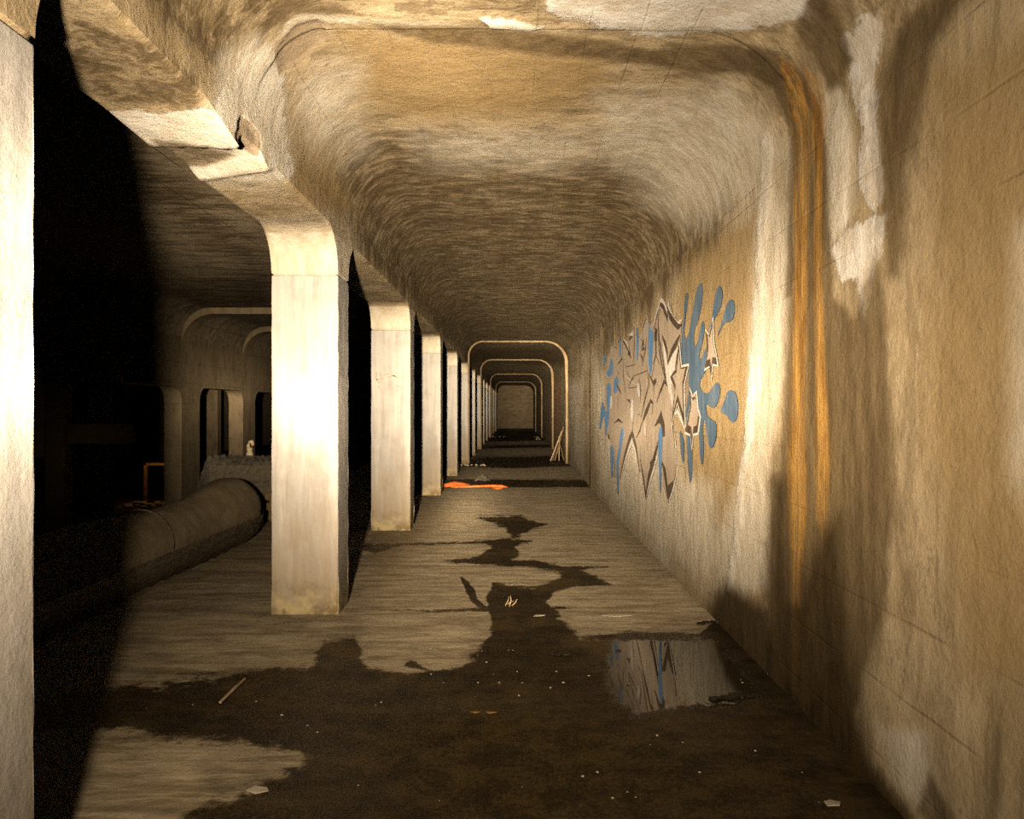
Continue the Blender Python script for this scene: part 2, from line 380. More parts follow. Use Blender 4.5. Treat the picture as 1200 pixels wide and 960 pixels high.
# ---------------------------------------------------------------- corridor shell
Y = ylist()
Yw = np.sort(np.concatenate([Y, [15.60, 15.605, 15.695, 15.70]]))
# right wall
s = Surf()
zs = np.linspace(-.05, ZC - .62, 230)
yy, zz = np.meshgrid(Yw, zs, indexing='ij')
xx = np.where(yy > 15.695, WR + .045, WR) + np.where((yy > 15.603) & (yy < 15.697), .05, 0)
s.grid(np.stack([xx, yy, zz], -1), flip=True)
def wall_relief(V, res):
    a = vnoise(V * [1, 1, .8], 3.0, 1) * .006 + vnoise(V, 14, 2) * .002
    c = np.clip(res['white'] * 2 - .7, 0, 1) * (.005 + .004 * vnoise(V, 60, 3))
    V[:, 0] -= (a + c) * (V[:, 1] < 15.55) + .2 * a * (V[:, 1] >= 15.55); return V
s.build('wall_right', m_wall, M_ALL, relief=wall_relief)

# ceiling with its two coves
def cprofile(n_arc=26, n_flat=90):
    pts = []
    for i in range(n_arc):
        a = i / n_arc * math.pi / 2; pts.append((WR - .62 + .62 * math.cos(a), ZC - .62 + .62 * math.sin(a)))
    for i in range(n_flat + 1):
        t = i / n_flat; pts.append((WR - .62 + t * (WL + .45 - WR + .62), ZC))
    for i in range(1, n_arc + 1):
        a = math.pi / 2 + i / n_arc * math.pi / 2; pts.append((WL + .45 + .45 * math.cos(a), ZC - .45 + .45 * math.sin(a)))
    return np.array(pts)
pr = cprofile()
Yc = np.sort(np.concatenate([Y, [4.03, 4.06, 4.09]]))
P = np.zeros((len(Yc), len(pr), 3)); P[:, :, 1] = Yc[:, None]
cen = np.array([.07, H + 1.2])
for j, (x, z) in enumerate(pr): P[:, j, 0] = x; P[:, j, 2] = z
near = np.clip((4.09 - Yc) / .05, 0, 1) * .03          # the nearer pour hangs a little lower
P[:, :, 2] -= near[:, None] * np.clip((P[:, :, 2] - (ZC - .5)) / .3, 0, 1)
w = (Yc > 15.695) * .045
P[:, :26, 0] += w[:, None] * np.linspace(1, 0, 26)[None]
s = Surf(); s.grid(P, flip=True)
def ceil_relief(V, res):
    a = vnoise(V, 3, 5) * .006 + vnoise(V, 15, 6) * .002
    V[:, 2] -= a * (V[:, 2] > ZC - .3) + np.clip(res['white'] * 2 - .7, 0, 1) * .012 - np.clip(res['spall'] * 2 - .8, 0, 1) * .02; return V
s.build('ceiling', m_ceil, M_ALL, relief=ceil_relief)

# arcades
def arch_path(pillars, pd, zs, zlow, r, y0, y1, n=9, extra=None):
    """(y, z) underside of an arcade from y0 to y1; pillars = their near faces"""
    path = [(y0, zs)]
    for p in pillars:
        if p + pd < y0 or p > y1: continue
        for i in range(n + 1):
            a = i / n * math.pi / 2; path.append((p - r + r * math.sin(a), zs - r + r * math.cos(a)))
        if zlow is not None: path.append((p, zlow))
        path.append((p + pd, zlow if zlow is not None else zs - r))
        if zlow is not None: path.append((p + pd, zs - r))
        for i in range(1, n + 1):
            a = i / n * math.pi / 2; path.append((p + pd + r - r * math.cos(a), zs - r + r * math.sin(a)))
    path.append((y1, zs)); return path
def densify(path, f):
    out = [path[0]]
    for (a, b), (c, d) in zip(path, path[1:]):
        n = max(1, int(math.ceil(math.hypot(c - a, d - b) / f(a))))
        for i in range(1, n + 1): out.append((a + (c - a) * i / n, b + (d - b) * i / n))
    return out
path = arch_path(PIL, PD, SOF, None, .33, -3, END)
path = densify(path, lambda y: .03 if 2.2 < y < 6.5 else max(.05, .006 * y))
pa = np.array(path)
def soff(y, t):
    """broken joint in the soffit at about four metres; t 0 corridor side, 1 far side"""
    sh = .12 * t
    k = [3.2, 3.42 + sh * .5, 3.86 + sh, 3.92 + sh, 4.12 + sh * 2.6, 4.30 + sh * 2.4, 4.42 + sh * 2]
    q = 1 - .75 * t
    v = [0, 0.005, -.08 * q, .03, .03, -.045 * q, -.005]
    return np.interp(y, k, v, left=0, right=0)
s = Surf()
T = np.linspace(0, 1, 26)
U = np.zeros((len(pa), 26, 3))
U[:, :, 0] = WL + (BW - WL) * T[None]; U[:, :, 1] = pa[:, :1]; U[:, :, 2] = pa[:, 1:2] + np.stack([soff(pa[:, 0], t) for t in T], 1)
ch = .018      # worn arris
U[:, 0, 2] += ch; U[:, -1, 2] += ch
s.grid(U)
ztop = ZC - .45
R = np.linspace(0, 1, 22)
Fc_ = np.zeros((len(pa), 22, 3)); Fc_[:, :, 0] = WL; Fc_[:, :, 1] = pa[:, :1]
lo = U[:, 0, 2]
Fc_[:, :, 2] = lo[:, None] + (ztop - lo)[:, None] * R[None]
Fc_[:, 0, 0] = WL
Fc_[:, :, 0] -= 0
s.grid(Fc_, flip=True)
R2 = np.linspace(0, 1, 10)
G = np.zeros((len(pa), 10, 3)); G[:, :, 0] = BW; G[:, :, 1] = pa[:, :1]; lo = U[:, -1, 2]
G[:, :, 2] = lo[:, None] + (H + 2.45 - lo)[:, None] * R2[None]
s.grid(G)
def arc_relief(V, res):
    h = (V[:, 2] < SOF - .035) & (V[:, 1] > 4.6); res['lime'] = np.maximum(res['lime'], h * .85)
    c = np.clip(res['spall'] * 2 - .8, 0, 1) * .02
    V[:, 0] -= c * (V[:, 0] > WL - .01); V[:, 2] += vnoise(V, 8, 9) * .003 * (V[:, 0] < WL - .01); return V
s.build('wall_left', m_arc, M_ALL, relief=arc_relief)

# end wall, behind everything
s = Surf()
gx, gz = np.meshgrid(np.linspace(-2.0, 1.7, 8), np.linspace(-.05, ZC + .1, 8), indexing='ij')
s.grid(np.stack([gx, np.full_like(gx, END), gz], -1)); s.build('wall_end', m_end, smooth=False)

# floor slab: corridor and the walkway beside it, with its edge above the track bed
EDGE = -4.3
s = Surf()
Yf = ylist(1.8)
xs = np.concatenate([np.linspace(EDGE, -2.0, 90, endpoint=False), np.linspace(-2.0, WR + .05, 300)])
gy, gx = np.meshgrid(Yf, xs, indexing='ij')
Z = np.zeros_like(gx)
s.grid(np.stack([gx, gy, Z], -1), flip=True)
e = np.zeros((len(Yf), 2, 3)); e[:, :, 0] = EDGE; e[:, :, 1] = Yf[:, None]; e[:, 0, 2] = ZLOW; s.grid(e, flip=True)
def floor_relief(V, res):
    m = (V[:, 2] > -.01) & (V[:, 1] > .5)
    V[:, 2] += m * (vnoise(V, 2.2, 11) * .003 - .003) * (1 - np.clip(res['puddle'] * 2, 0, 1)); return V
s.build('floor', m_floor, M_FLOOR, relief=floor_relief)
s = Surf()
gx, gy = np.meshgrid(np.linspace(-16.5, EDGE + .02, 60), np.linspace(-3, END, 160), indexing='ij')
Pb = np.stack([gx, gy, np.full_like(gx, ZLOW)], -1)
Pb[:, :, 2] += (vnoise(Pb.reshape(-1, 3), 2.5, 20) * .03).reshape(gx.shape)
s.grid(Pb); s.build('floor_track_bed', m_bed)

# side vault: ceiling between the arcades
ZS = H + 2.45
prs = [(BW, ZS - .05), (BW - .1, ZS)] + [(x, ZS) for x in np.linspace(-2.3, OUT + .7, 50)] + \
      [(OUT + .7 - .7 * math.sin(a), ZS - .7 + .7 * math.cos(a)) for a in np.linspace(.1, math.pi / 2, 12)]
Ys = ylist(5)
P = np.zeros((len(Ys), len(prs), 3)); P[:, :, 1] = Ys[:, None]
for j, (x, z) in enumerate(prs): P[:, j, 0] = x; P[:, j, 2] = z
s = Surf(); s.grid(P, flip=True); s.build('ceiling_side_vault', m_side, M_SIDE)
# outer arcade
OP = 1.05; OPIL = [18.46 + 4.17 * k for k in range(-4, 12)]
pth = densify(arch_path(OPIL, OP, H + .555, ZLOW - .03, .38, -3, END), lambda y: .4)
pa = np.array(pth); s = Surf()
TH = .42
U = np.zeros((len(pa), 4, 3)); U[:, :, 0] = np.linspace(OUT, OUT - TH, 4)[None]; U[:, :, 1] = pa[:, :1]; U[:, :, 2] = pa[:, 1:2]; s.grid(U)
for X, fl, top in ((OUT, True, ZS - .6), (OUT - TH, False, ZS)):
    G = np.zeros((len(pa), 6, 3)); G[:, :, 0] = X; G[:, :, 1] = pa[:, :1]
    G[:, :, 2] = pa[:, 1:2] + (top - pa[:, 1:2]) * np.linspace(0, 1, 6)[None]; s.grid(G, flip=fl)
s.build('wall_outer_left', m_outer, smooth=False)
# space beyond it
s = Surf()
for X in (-16.5,):
    gy, gz = np.meshgrid(np.linspace(-3, END, 30), np.linspace(ZLOW, ZS, 6), indexing='ij'); s.grid(np.stack([np.full_like(gy, X), gy, gz], -1))
s.build('wall_far_left', m_outer, smooth=False)
s = Surf(); gx, gy = np.meshgrid(np.linspace(-16.5, OUT, 10), np.linspace(-3, END, 30), indexing='ij'); s.grid(np.stack([gx, gy, np.full_like(gx, H + 1.6)], -1), flip=True)
s.build('ceiling_far_left', m_side, smooth=False)
# end and rear closures of the side spaces
s = Surf()
gx, gz = np.meshgrid(np.linspace(-16.5, BW, 8), np.linspace(ZLOW, ZS, 4), indexing='ij'); s.grid(np.stack([gx, np.full_like(gx, END), gz], -1))
s.build('wall_side_end', m_outer, smooth=False)

def solid_box(bm, x0, x1, y0, y1, z0, z1, bev=0.0, seg=2):
    r = bmesh.ops.create_cube(bm, size=1)
    vs = r['verts']
    for v in vs: v.co = Vector(((x0 + x1) / 2 + v.co.x * (x1 - x0), (y0 + y1) / 2 + v.co.y * (y1 - y0), (z0 + z1) / 2 + v.co.z * (z1 - z0)))
    if bev > 0:
        ed = list({e for v in vs for e in v.link_edges}); bmesh.ops.bevel(bm, geom=ed, offset=bev, segments=seg, affect='EDGES', profile=.6)
    return vs

# ribs across the corridor
def rib(n, y):
    inn = []; outr = []
    d = .045
    zs_ = np.linspace(0, ZC - .62, 6)
    for z in zs_[:-1]: outr.append((WR + .05, z)); inn.append((WR + .045 - d - .02, z))
    for i in range(13):
        a = i / 12 * math.pi / 2; c, q = math.cos(a), math.sin(a)
        outr.append((WR - .62 + .67 * c, ZC - .62 + .64 * q)); inn.append((WR - .62 + (.62 - d) * c, ZC - .62 + (.62 - d) * q))
    for i in range(0, 13):
        a = math.pi / 2 + i / 12 * math.pi / 2; c, q = math.cos(a), math.sin(a)
        outr.append((WL + .45 + .46 * c, ZC - .45 + .47 * q)); inn.append((WL + .45 + (.45 - d) * c, ZC - .45 + (.45 - d) * q))
    for z in zs_[::-1][1:]: outr.append((WL - .01, z)); inn.append((WL + d, z))
    inn = np.array(inn); outr = np.array(outr); s = Surf()
    def ring(a, b, ya, yb, fl):
        P = np.zeros((len(a), 2, 3)); P[:, 0, 0] = a[:, 0]; P[:, 0, 2] = a[:, 1]; P[:, 1, 0] = b[:, 0]; P[:, 1, 2] = b[:, 1]
        P[:, 0, 1] = ya; P[:, 1, 1] = yb; s.grid(P, flip=fl)
    ring(outr, inn, y, y, True); ring(inn, inn, y, y + .36, True); ring(inn, outr, y + .36, y + .36, True)
    s.build('trim_%d' % n, m_rib, smooth=False)
for n, k in enumerate((5, 7, 10, 13)): rib(n + 1, PIL[k] + .01)
# ribs across the side vault
for n, y in enumerate((18.46, 22.63, 26.8, 30.97)):
    a_ = []; z_ = H + 2.30
    a_ += [(BW - .005, z_), (-4, z_), (-6, z_), (OUT + .75, z_)] + [(OUT + .75 - .75 * math.sin(t), z_ - .75 + .75 * math.cos(t)) for t in np.linspace(.15, math.pi / 2, 10)]
    a_ = np.array(a_); b_ = a_.copy(); b_[:, 1] += .2; s = Surf()
    for (p, q, ya, yb) in ((b_, a_, y, y), (a_, a_, y, y + .5), (a_, b_, y + .5, y + .5)):
        P = np.zeros((len(a_), 2, 3)); P[:, 0, 0] = p[:, 0]; P[:, 0, 2] = p[:, 1]; P[:, 1, 0] = q[:, 0]; P[:, 1, 2] = q[:, 1]; P[:, 0, 1] = ya; P[:, 1, 1] = yb; s.grid(P)
    s.build('trim_%d' % (n + 5), m_outer, smooth=False)

# ---------------------------------------------------------------- pillars
ordn = ['nearest', 'second', 'third', 'fourth', 'fifth', 'sixth', 'seventh', 'eighth', 'ninth', 'tenth', 'eleventh', 'twelfth', 'thirteenth', 'fourteenth', 'fifteenth']
lab = {0: 'pale concrete pillar cut off by the left edge of the picture, brightly lit',
       1: 'large square concrete pillar with ochre-stained foot, left of the puddled floor',
       2: 'concrete pillar with faint scratched writing, directly behind the large front pillar',
       3: 'concrete pillar with the orange plastic strip lying at its foot'}
def pillar_bm():
    bm = bmesh.new(); solid_box(bm, BW, WL, 0, PD, -.01, SPR, .012, 3)
    ed = [e for e in bm.edges if abs(e.verts[0].co.z - e.verts[1].co.z) > 1.5]
    bmesh.ops.subdivide_edges(bm, edges=ed, cuts=24)
    for v in bm.verts:     # battered, spalled arrises and a crumbling foot
        if .0 < v.co.z < SPR - .05:
            k = .004 if v.co.z > .3 else .012
            v.co.x += random.uniform(-k, k) * .6; v.co.y += random.uniform(-k, k) * .6
    return bm
base_me = None
for k, y in enumerate(PIL):
    if k in (0, 1, 2):
        o = bm_obj('pillar', pillar_bm(), m_pillar)
    else:
        if base_me is None: o = bm_obj('pillar', pillar_bm(), m_pillar); base_me = o.data
        else: o = bpy.data.objects.new('pillar', base_me); link(o)
    o.location = (0, y, 0)
    if k in lab: l = lab[k]
    else: l = 'pale concrete pillar beside the corridor, %s in the row counted from the left edge' % ordn[k]
    tag(o, l, 'pillar', 'pillars along the left side of the corridor', 'thing')
# faint scratched marks on the third pillar's face (strokes)
m_scr = plain('scratched_plaster', (.40,.32,.22), (.46,.37,.26), 20, .9)
sv, sf = [], []
def stroke3(p, q, w=.006):
    d = (Vector(q) - Vector(p)); n = Vector((-d.z, 0, d.x)).normalized() * w; i = len(sv)
    for v in (Vector(p) - n, Vector(q) - n, Vector(q) + n, Vector(p) + n): sv.append(v)
    sf.append((i, i + 1, i + 2, i + 3))
yb = PIL[2] - .003
def spx(cx, cy): u = 300 + cx / 4; v = 240 + cy / 4; return ((u - CX) * yb / F, yb, H - (v - CY) * yb / F)
for ln in [[(568,785),(562,812),(575,835),(590,828)],[(580,790),(590,812)],[(600,800),(625,790)],[(615,812),(640,800),(655,805)],[(570,850),(585,862)],[(655,845),(685,858)],[(640,800),(668,812)],[(565,820),(598,815)]]:
    for a, b in zip(ln, ln[1:]): stroke3(spx(*a), spx(*b))
SCR = empty('scratched_writing', (0, 0, 0))
for q in sf:
    mesh_obj('scratch', [sv[i] for i in q], [(0, 1, 2, 3)], m_scr, SCR)
tag(SCR, 'faint scratched writing on the upper face of the second visible pillar', 'scratches')
# pillars of the third row, seen through the outer arches
for k, y in enumerate([PIL[6] - .0, PIL[7], PIL[8], PIL[9], PIL[10]]):
    bm = bmesh.new(); solid_box(bm, -12.45, -12.0, 0, .4, ZLOW - .02, H + 1.6, .02)
    o = bm_obj('pillar', bm, m_outer, loc=(0, y, 0))
    tag(o, 'distant dim pillar of the farthest row, seen through the outer arches on the left', 'pillar', 'pillars of the farthest row', 'thing')

# ---------------------------------------------------------------- graffiti (paint films lying on the right wall)
g_blue = paint('paint_blue', (.07,.125,.20), (.12,.185,.26), .35, (.34,.33,.30))
g_lblue = paint('paint_bright_blue', (.10,.26,.55), (.17,.34,.60), .2)
g_fill = paint('paint_grey_fill', (.44,.35,.26), (.56,.46,.35), .4)
g_dark = paint('paint_dark_outline', (.06,.04,.022), (.12,.085,.055), .2, (.3,.24,.17))
g_white = paint('paint_white', (.74,.66,.58), (.86,.80,.74), .2)
g_pink = paint('paint_pink', (.58,.40,.36), (.66,.50,.44), .35)
GX = WR - .016
def W(u, v, lay=0):
    d = F * WR / (u - CX); return Vector((GX - .0015 * lay, d, H - (v - CY) * d / F))
def A3(p): return (765 + p[0] / 8, 330 + p[1] / 8)
def A4(p): return (765 + p[0] / 6, 430 + p[1] / 6)
def A1(p): return (695 + p[0] / 8, 340 + p[1] / 8)
def A2(p): return (695 + p[0] / 6, 440 + p[1] / 6)
class Film:
    def __init__(s): s.v = []; s.f = []; s.marks = []
    def poly(s, pts, lay, smooth=0):
        lay += .07 * (len(s.marks) % 13); s.marks.append((len(s.v), len(s.f)))
        p = [W(*q, lay) for q in pts]
        for _ in range(smooth):
            q = []
            for a, b in zip(p, p[1:] + p[:1]): q += [a * .75 + b * .25, a * .25 + b * .75]
            p = q
        ar = sum(a.y * b.z - b.y * a.z for a, b in zip(p, p[1:] + p[:1]))
        if ar > 0: p = p[::-1]
        i = len(s.v); s.v += p; s.f.append(tuple(range(i, i + len(p))))
    def line(s, pts, lay, w, taper=.25, close=False):
        lay += .07 * (len(s.marks) % 13); s.marks.append((len(s.v), len(s.f)))
        p = [W(*q, lay) for q in pts]
        if close: p.append(p[0])
        L = []; R_ = []; n = len(p)
        for i in range(n):
            a = p[max(i - 1, 0)]; b = p[min(i + 1, n - 1)]
            if close and i in (0, n - 1): a, b = p[n - 2], p[1]
            d = (b - a).normalized(); nn = Vector((0, -d.z, d.y))
            t = i / max(1, n - 1); ww = w * 1.35 * (1 if close else (taper + (1 - taper) * math.sin(math.pi * t) ** .6)) / 2
            L.append(p[i] + nn * ww); R_.append(p[i] - nn * ww)
        w *= 1.0; i0 = len(s.v); s.v += R_ + L
        for i in range(n - 1): s.f.append((i0 + i, i0 + i + 1, i0 + n + i + 1, i0 + n + i))
    def build(s, name, mat, parent, label=None):
        for st, en in s.pieces():
            o = gchild(mesh_obj(name, s.v[st[0]:en[0]], [tuple(i - st[0] for i in q) for q in s.f[st[1]:en[1]]], mat, parent))
            if label: o['label'] = label
        return o
    def pieces(s):
        m = s.marks + [(len(s.v), len(s.f))]
        return [(a, b) for a, b in zip(m, m[1:])]
G = empty('graffiti', (WR, 8.5, 1.6))
def gchild(o):
    o.matrix_parent_inverse = Matrix.Translation((-WR, -8.5, -1.6)); return o
tag(G, 'sprayed graffiti lettering with stars and blue splash on the right wall', 'graffiti')
big = [A3(p) for p in [(325,100),(350,110),(345,200),(332,290),(315,400),(312,500),(325,545),(360,480),(370,400),(390,280),(415,150),(440,50),(462,12),(485,40),(488,110),(470,270),(440,380),(410,450),(400,520),(408,620),(440,570),(455,480),(478,380),(495,370),(504,420),(500,500),(480,600),(455,690),(465,745),(490,690),(520,610),(540,700),(520,830),(490,880),(460,930)]] + \
      [A4(p) for p in [(365,60),(345,100),(345,150),(375,185),(410,185),(440,130),(465,105),(488,130),(487,200),(465,270),(440,295),(410,270),(385,265),(390,300),(400,350),(430,370),(460,390),(467,450),(455,530),(430,582),(405,550),(395,470),(385,390),(375,360),(365,420),(370,520),(372,640),(362,705),(345,640),(340,500),(325,440),(300,480),(293,600),(290,740),(282,825),(268,790),(258,650),(250,500),(245,420),(250,270),(265,180),(262,100)]] + \
      [A3(p) for p in [(355,800),(300,810),(285,700),(283,580),(292,470),(300,400),(312,260)]]
f = Film(); f.poly(big, 1, 1)
f.poly([A3(p) for p in [(650,28),(675,80),(673,180),(655,250),(620,310),(590,370),(565,440),(548,485),(546,440),(570,370),(583,270),(600,160),(620,70)]], 1, 2)
f.poly([A3(p) for p in [(750,162),(785,180),(794,260),(780,340),(740,388),(705,380),(670,420),(640,490),(625,540),(638,460),(665,400),(690,300),(715,210)]], 1, 2)
f.poly([A4(p) for p in [(560,160),(600,175),(620,260),(612,360),(585,397),(555,375),(535,335),(500,325),(490,305),(520,240),(540,175)]], 1, 2)
f.poly([A4(p) for p in [(200,440),(225,480),(238,560),(232,690),(215,640),(205,540)]], 1, 1)
f.build('blue_splash', g_blue, G, 'muted blue splash')
f = Film()
for q in ([(545,285),(556,380),(580,370),(584,480),(574,600),(572,720),(560,805),(545,770),(533,640),(530,480),(535,380)],[(428,335),(439,400),(444,500),(442,640),(425,685),(420,500)],[(268,425),(280,520),(276,600),(265,645),(253,560)],[(106,600),(132,620),(127,690),(108,715)],[(180,610),(202,700),(197,780),(185,805),(150,815),(133,770),(165,740)],[(232,790),(252,830),(247,900),(237,965),(203,965),(208,880)],[(138,880),(178,870),(182,965),(138,965)]):
    f.poly([A1(p) for p in q], 3, 1)
for q in ([(110,50),(132,70),(137,150),(127,220),(108,245),(103,170)],[(160,15),(193,25),(187,90),(165,135),(152,110)],[(75,165),(90,250),(105,260),(112,195),(124,240),(122,330),(102,400),(98,440),(90,380),(95,330),(80,270),(66,370),(50,385),(60,260)],[(215,355),(227,400),(217,460),(202,560),(188,620),(192,740),(182,870),(176,700),(173,610),(193,500),(198,420)],[(138,475),(152,520),(154,620),(140,750),(131,640),(128,520)]):
    f.poly([A2(p) for p in q], 3, 1)
f.poly([A4(p) for p in [(70,405),(87,440),(84,560),(77,700),(70,928),(61,820),(58,640),(50,500)]], 5, 1)
f.build('blue_drip', g_lblue, G, 'bright blue drip')
f = Film()
f.poly([(712,440),(714,420),(719,404),(724,410),(731,398),(735,402),(740,392),(745,383),(748,398),(754,390),(760,367),(763,382),(768,376),(770,366),(777,351),(784,362),(788,358),(792,372),(801,380),(800,395),(797,405),(799,430),(795,436),(789,443),(793,460),(790,497),(795,540),(793,560),(785,588),(780,572),(778,545),(774,520),(770,530),(768,552),(760,582),(753,555),(751,550),(743,512),(735,538),(729,562),(721,560),(718,545),(718,520),(713,505),(710,480)], 2)
f.build('letter_fill', g_fill, G)
f = Film()
for q in ([(112,555),(130,600),(155,700),(158,800),(210,680),(272,595),(240,820),(200,860),(172,965),(150,885),(125,700)],):
    f.poly([A3(p) for p in q], 4)
f.poly([A4(p) for p in [(105,0),(150,30),(150,80),(145,150),(160,230),(150,290),(130,180),(112,80)]], 4)
for q in ([(325,45),(340,60),(346,120),(335,165),(323,110)],[(285,155),(302,180),(300,290),(290,345),(273,260)],[(380,295),(388,440),(372,400)],[(132,140),(148,150),(142,240),(128,230)]):
    f.poly([A2(p) for p in q], 4, 1)
def lines(f, A, L, lay, w, **k):
    for q in L: f.line([A(p) for p in q], lay, w, **k)
lines(f, A3, [[(25,420),(45,330),(75,240),(95,170),(118,200),(140,250),(158,290),(165,190),(178,290),(215,350),(255,395),(295,360)]], 3, .05)
lines(f, A1, [[(525,235),(500,340),(470,430),(465,560)],[(400,320),(412,350),(418,480)],[(300,450),(330,500),(350,570)],[(350,420),(385,408),(395,430)],[(600,330),(625,220),(655,95),(690,130),(718,230)],[(180,490),(190,560),(190,650)],[(245,700),(285,640)],[(315,760),(318,900)]], 3, .035)
lines(f, A2, [[(205,720),(240,590),(285,460),(310,540),(340,690)],[(345,620),(385,870),(410,760),(445,650),(480,520)],[(240,0),(300,60)],[(500,600),(530,740),(540,900)]], 3, .04)
lines(f, A4, [[(0,760),(25,640),(50,520)],[(130,950),(165,840),(180,780)],[(165,340),(190,310),(215,370),(240,440)],[(165,440),(178,560),(180,700)]], 3, .035)
# halos of the stars
S1 = [(799,403),(801.5,431),(809.5,429),(804.5,452),(806,501),(797,471),(790,498),(794,456),(788.5,442),(795,436)]
S2 = [A3(p) for p in [(528,465),(555,512),(592,360),(602,580),(638,782),(592,772),(578,910),(562,790),(516,818),(540,660)]]
S3 = [A4(p) for p in [(280,165),(300,218),(326,188),(336,300),(352,350),(337,462),(306,470),(295,565),(284,472),(248,456),(270,340),(284,280)]]
def grow(P, k):
    c = np.mean(np.array(P), 0); return [tuple(c + (np.array(p) - c) * k) for p in P]
f.build('white_highlight', g_white, G, 'white highlight')
f = Film()
lines(f, A3, [[(30,450),(60,330),(95,225),(120,245),(150,310),(160,375)],[(160,375),(163,260),(180,315),(220,375),(262,425),(292,410)],[(108,505),(140,590),(158,670),(158,745)],[(158,770),(200,660),(250,570),(282,500)]], 6, .055)
lines(f, A3, [[(45,455),(45,520),(50,600),(48,690)],[(82,265),(72,400),(85,560),(115,720),(135,850),(150,960)],[(50,690),(85,775)],[(50,690),(10,900)],[(270,600),(250,720),(232,840)],[(355,812),(295,845),(235,850),(190,895)]], 6, .038)
lines(f, A1, [[(292,475),(320,510),(345,560),(356,600),(378,640)],[(295,480),(290,640),(245,700)],[(352,440),(388,435),(350,470),(360,560)],[(402,330),(405,500),(395,700)],[(525,245),(490,360),(470,480)],[(522,430),(512,560),(480,700)],[(615,480),(615,600),(580,700)],[(612,610),(642,690)],[(345,905),(412,800)],[(333,770),(362,820)],[(440,840),(462,960)],[(540,780),(592,885),(622,850)],[(520,700),(547,880),(520,960)],[(650,960),(690,850),(720,900)],[(590,960),(592,860),(612,840),(630,900)],[(460,600),(485,640),(485,720)],[(330,720),(412,700)],[(415,800),(520,760)],[(630,400),(640,560),(680,760),(700,840)],[(350,920),(430,910)],[(300,640),(300,800),(320,960)]], 6, .032)
lines(f, A1, [[(470,560),(488,485),(502,540),(478,565)],[(600,480),(607,375),(620,380),(612,480)],[(315,680),(322,740)],[(345,600),(355,590),(370,600)],[(245,760),(255,790)]], 6, .06)
lines(f, A2, [[(200,720),(240,545),(270,445),(290,405),(315,500),(342,680)],[(345,590),(365,700),(386,850),(405,720),(430,640),(450,560),(475,460)]], 6, .07)
lines(f, A2, [[(160,335),(190,312),(222,335)],[(350,372),(380,262),(420,178),(436,195),(430,275)],[(318,440),(346,380),(352,330)],[(385,350),(397,530)],[(250,170),(272,182),(276,230)],[(448,355),(478,320),(496,250)],[(170,50),(190,90),(210,130)],[(340,10),(350,110),(345,200)],[(410,60),(385,150),(350,300)],[(465,190),(490,110),(525,40)],[(155,720),(165,640),(150,500)],[(300,0),(260,80)],[(185,160),(190,230)],[(300,170),(295,330),(292,400)],[(330,280),(345,270)],[(345,500),(350,610)]], 6, .035)
f.poly([A2(p) for p in [(455,352),(478,318),(496,246),(512,330),(522,425),(508,428),(500,360),(488,340),(470,335)]], 6)
f.poly([A2(p) for p in [(415,610),(445,580),(440,640),(420,650)]], 6)
f.poly([A2(p) for p in [(380,260),(425,180),(400,260),(360,340)]], 6)
f.poly([A4(p) for p in [(78,655),(105,710),(122,835),(162,800),(158,850),(122,945),(112,860),(92,740)]], 6)
f.poly([A4(p) for p in [(30,410),(75,315),(100,400),(103,490),(88,490),(78,400),(60,395),(35,420)]], 6)
f.poly([A3(p) for p in [(35,470),(60,460),(62,560),(36,560)]], 6)
f.poly([A2(p) for p in [(110,410),(125,420),(128,455),(118,440)]], 6)
f.build('letter_outline', g_dark, G, 'dark brown outline')
f = Film()
lines(f, A1, [[(605,330),(650,160),(690,200)],[(440,440),(445,620)],[(170,560),(180,660)],[(660,500),(690,800)]], 7, .022)
lines(f, A4, [[(20,0),(60,160),(40,260)],[(130,60),(150,300),(165,420)],[(285,200),(320,200),(335,300),(345,350)]], 7, .02)
f.build('inner_outline', g_pink, G, 'thin pink inner outline')
def shr(P, k, du, dv): return [(a + du, b + dv) for a, b in grow(P, k)]
for S_, k_, du, dv in ((S1, .74, .3, -3.5), (S2, .70, .8, -4), (S3, .72, .8, -3)):
    f = Film(); f.poly(grow(S_, 1.14), 5); st = f.build('star', g_white, G, 'sprayed five-pointed star with white halo')
    f = Film(); f.poly(S_, 7); q = f.build('star_outline', g_dark, G); q.parent = st; q.matrix_parent_inverse = Matrix.Identity(4)
    f = Film(); f.poly(shr(S_, k_, du, dv), 8); q = f.build('star_fill', g_fill, G); q.parent = st; q.matrix_parent_inverse = Matrix.Identity(4)

# ---------------------------------------------------------------- things in the corridor
def FP(u, v, z=0.0):
    """floor point under a pixel"""
    d = F * (H - z) / (v - CY); return Vector(((u - CX) * d / F, d, z))
def tube(bm, pts, rad, n=8, flat=1.0):
    rings = []
    for i, p in enumerate(pts):
        p = Vector(p); a = Vector(pts[max(i - 1, 0)]); b = Vector(pts[min(i + 1, len(pts) - 1)]); t = (b - a).normalized()
        up = Vector((0, 0, 1)) if abs(t.z) < .9 else Vector((1, 0, 0)); sx = t.cross(up).normalized(); sz = sx.cross(t)
        r = rad[i] if isinstance(rad, (list, tuple)) else rad
        rings.append([bm.verts.new(p + sx * r * math.cos(2 * math.pi * k / n) + sz * r * flat * math.sin(2 * math.pi * k / n)) for k in range(n)])
    for A_, B_ in zip(rings, rings[1:]):
        for k in range(n): bm.faces.new((A_[k], A_[(k + 1) % n], B_[(k + 1) % n], B_[k]))
    bm.faces.new(rings[0][::-1]); bm.faces.new(rings[-1])
m_orange = plain('orange_plastic', (.62,.12,.02), (.74,.20,.05), 12, .45)
m_woodp = plain('pale_wood', (.40,.29,.16), (.58,.45,.28), 10, .8, (1, 1, 6))
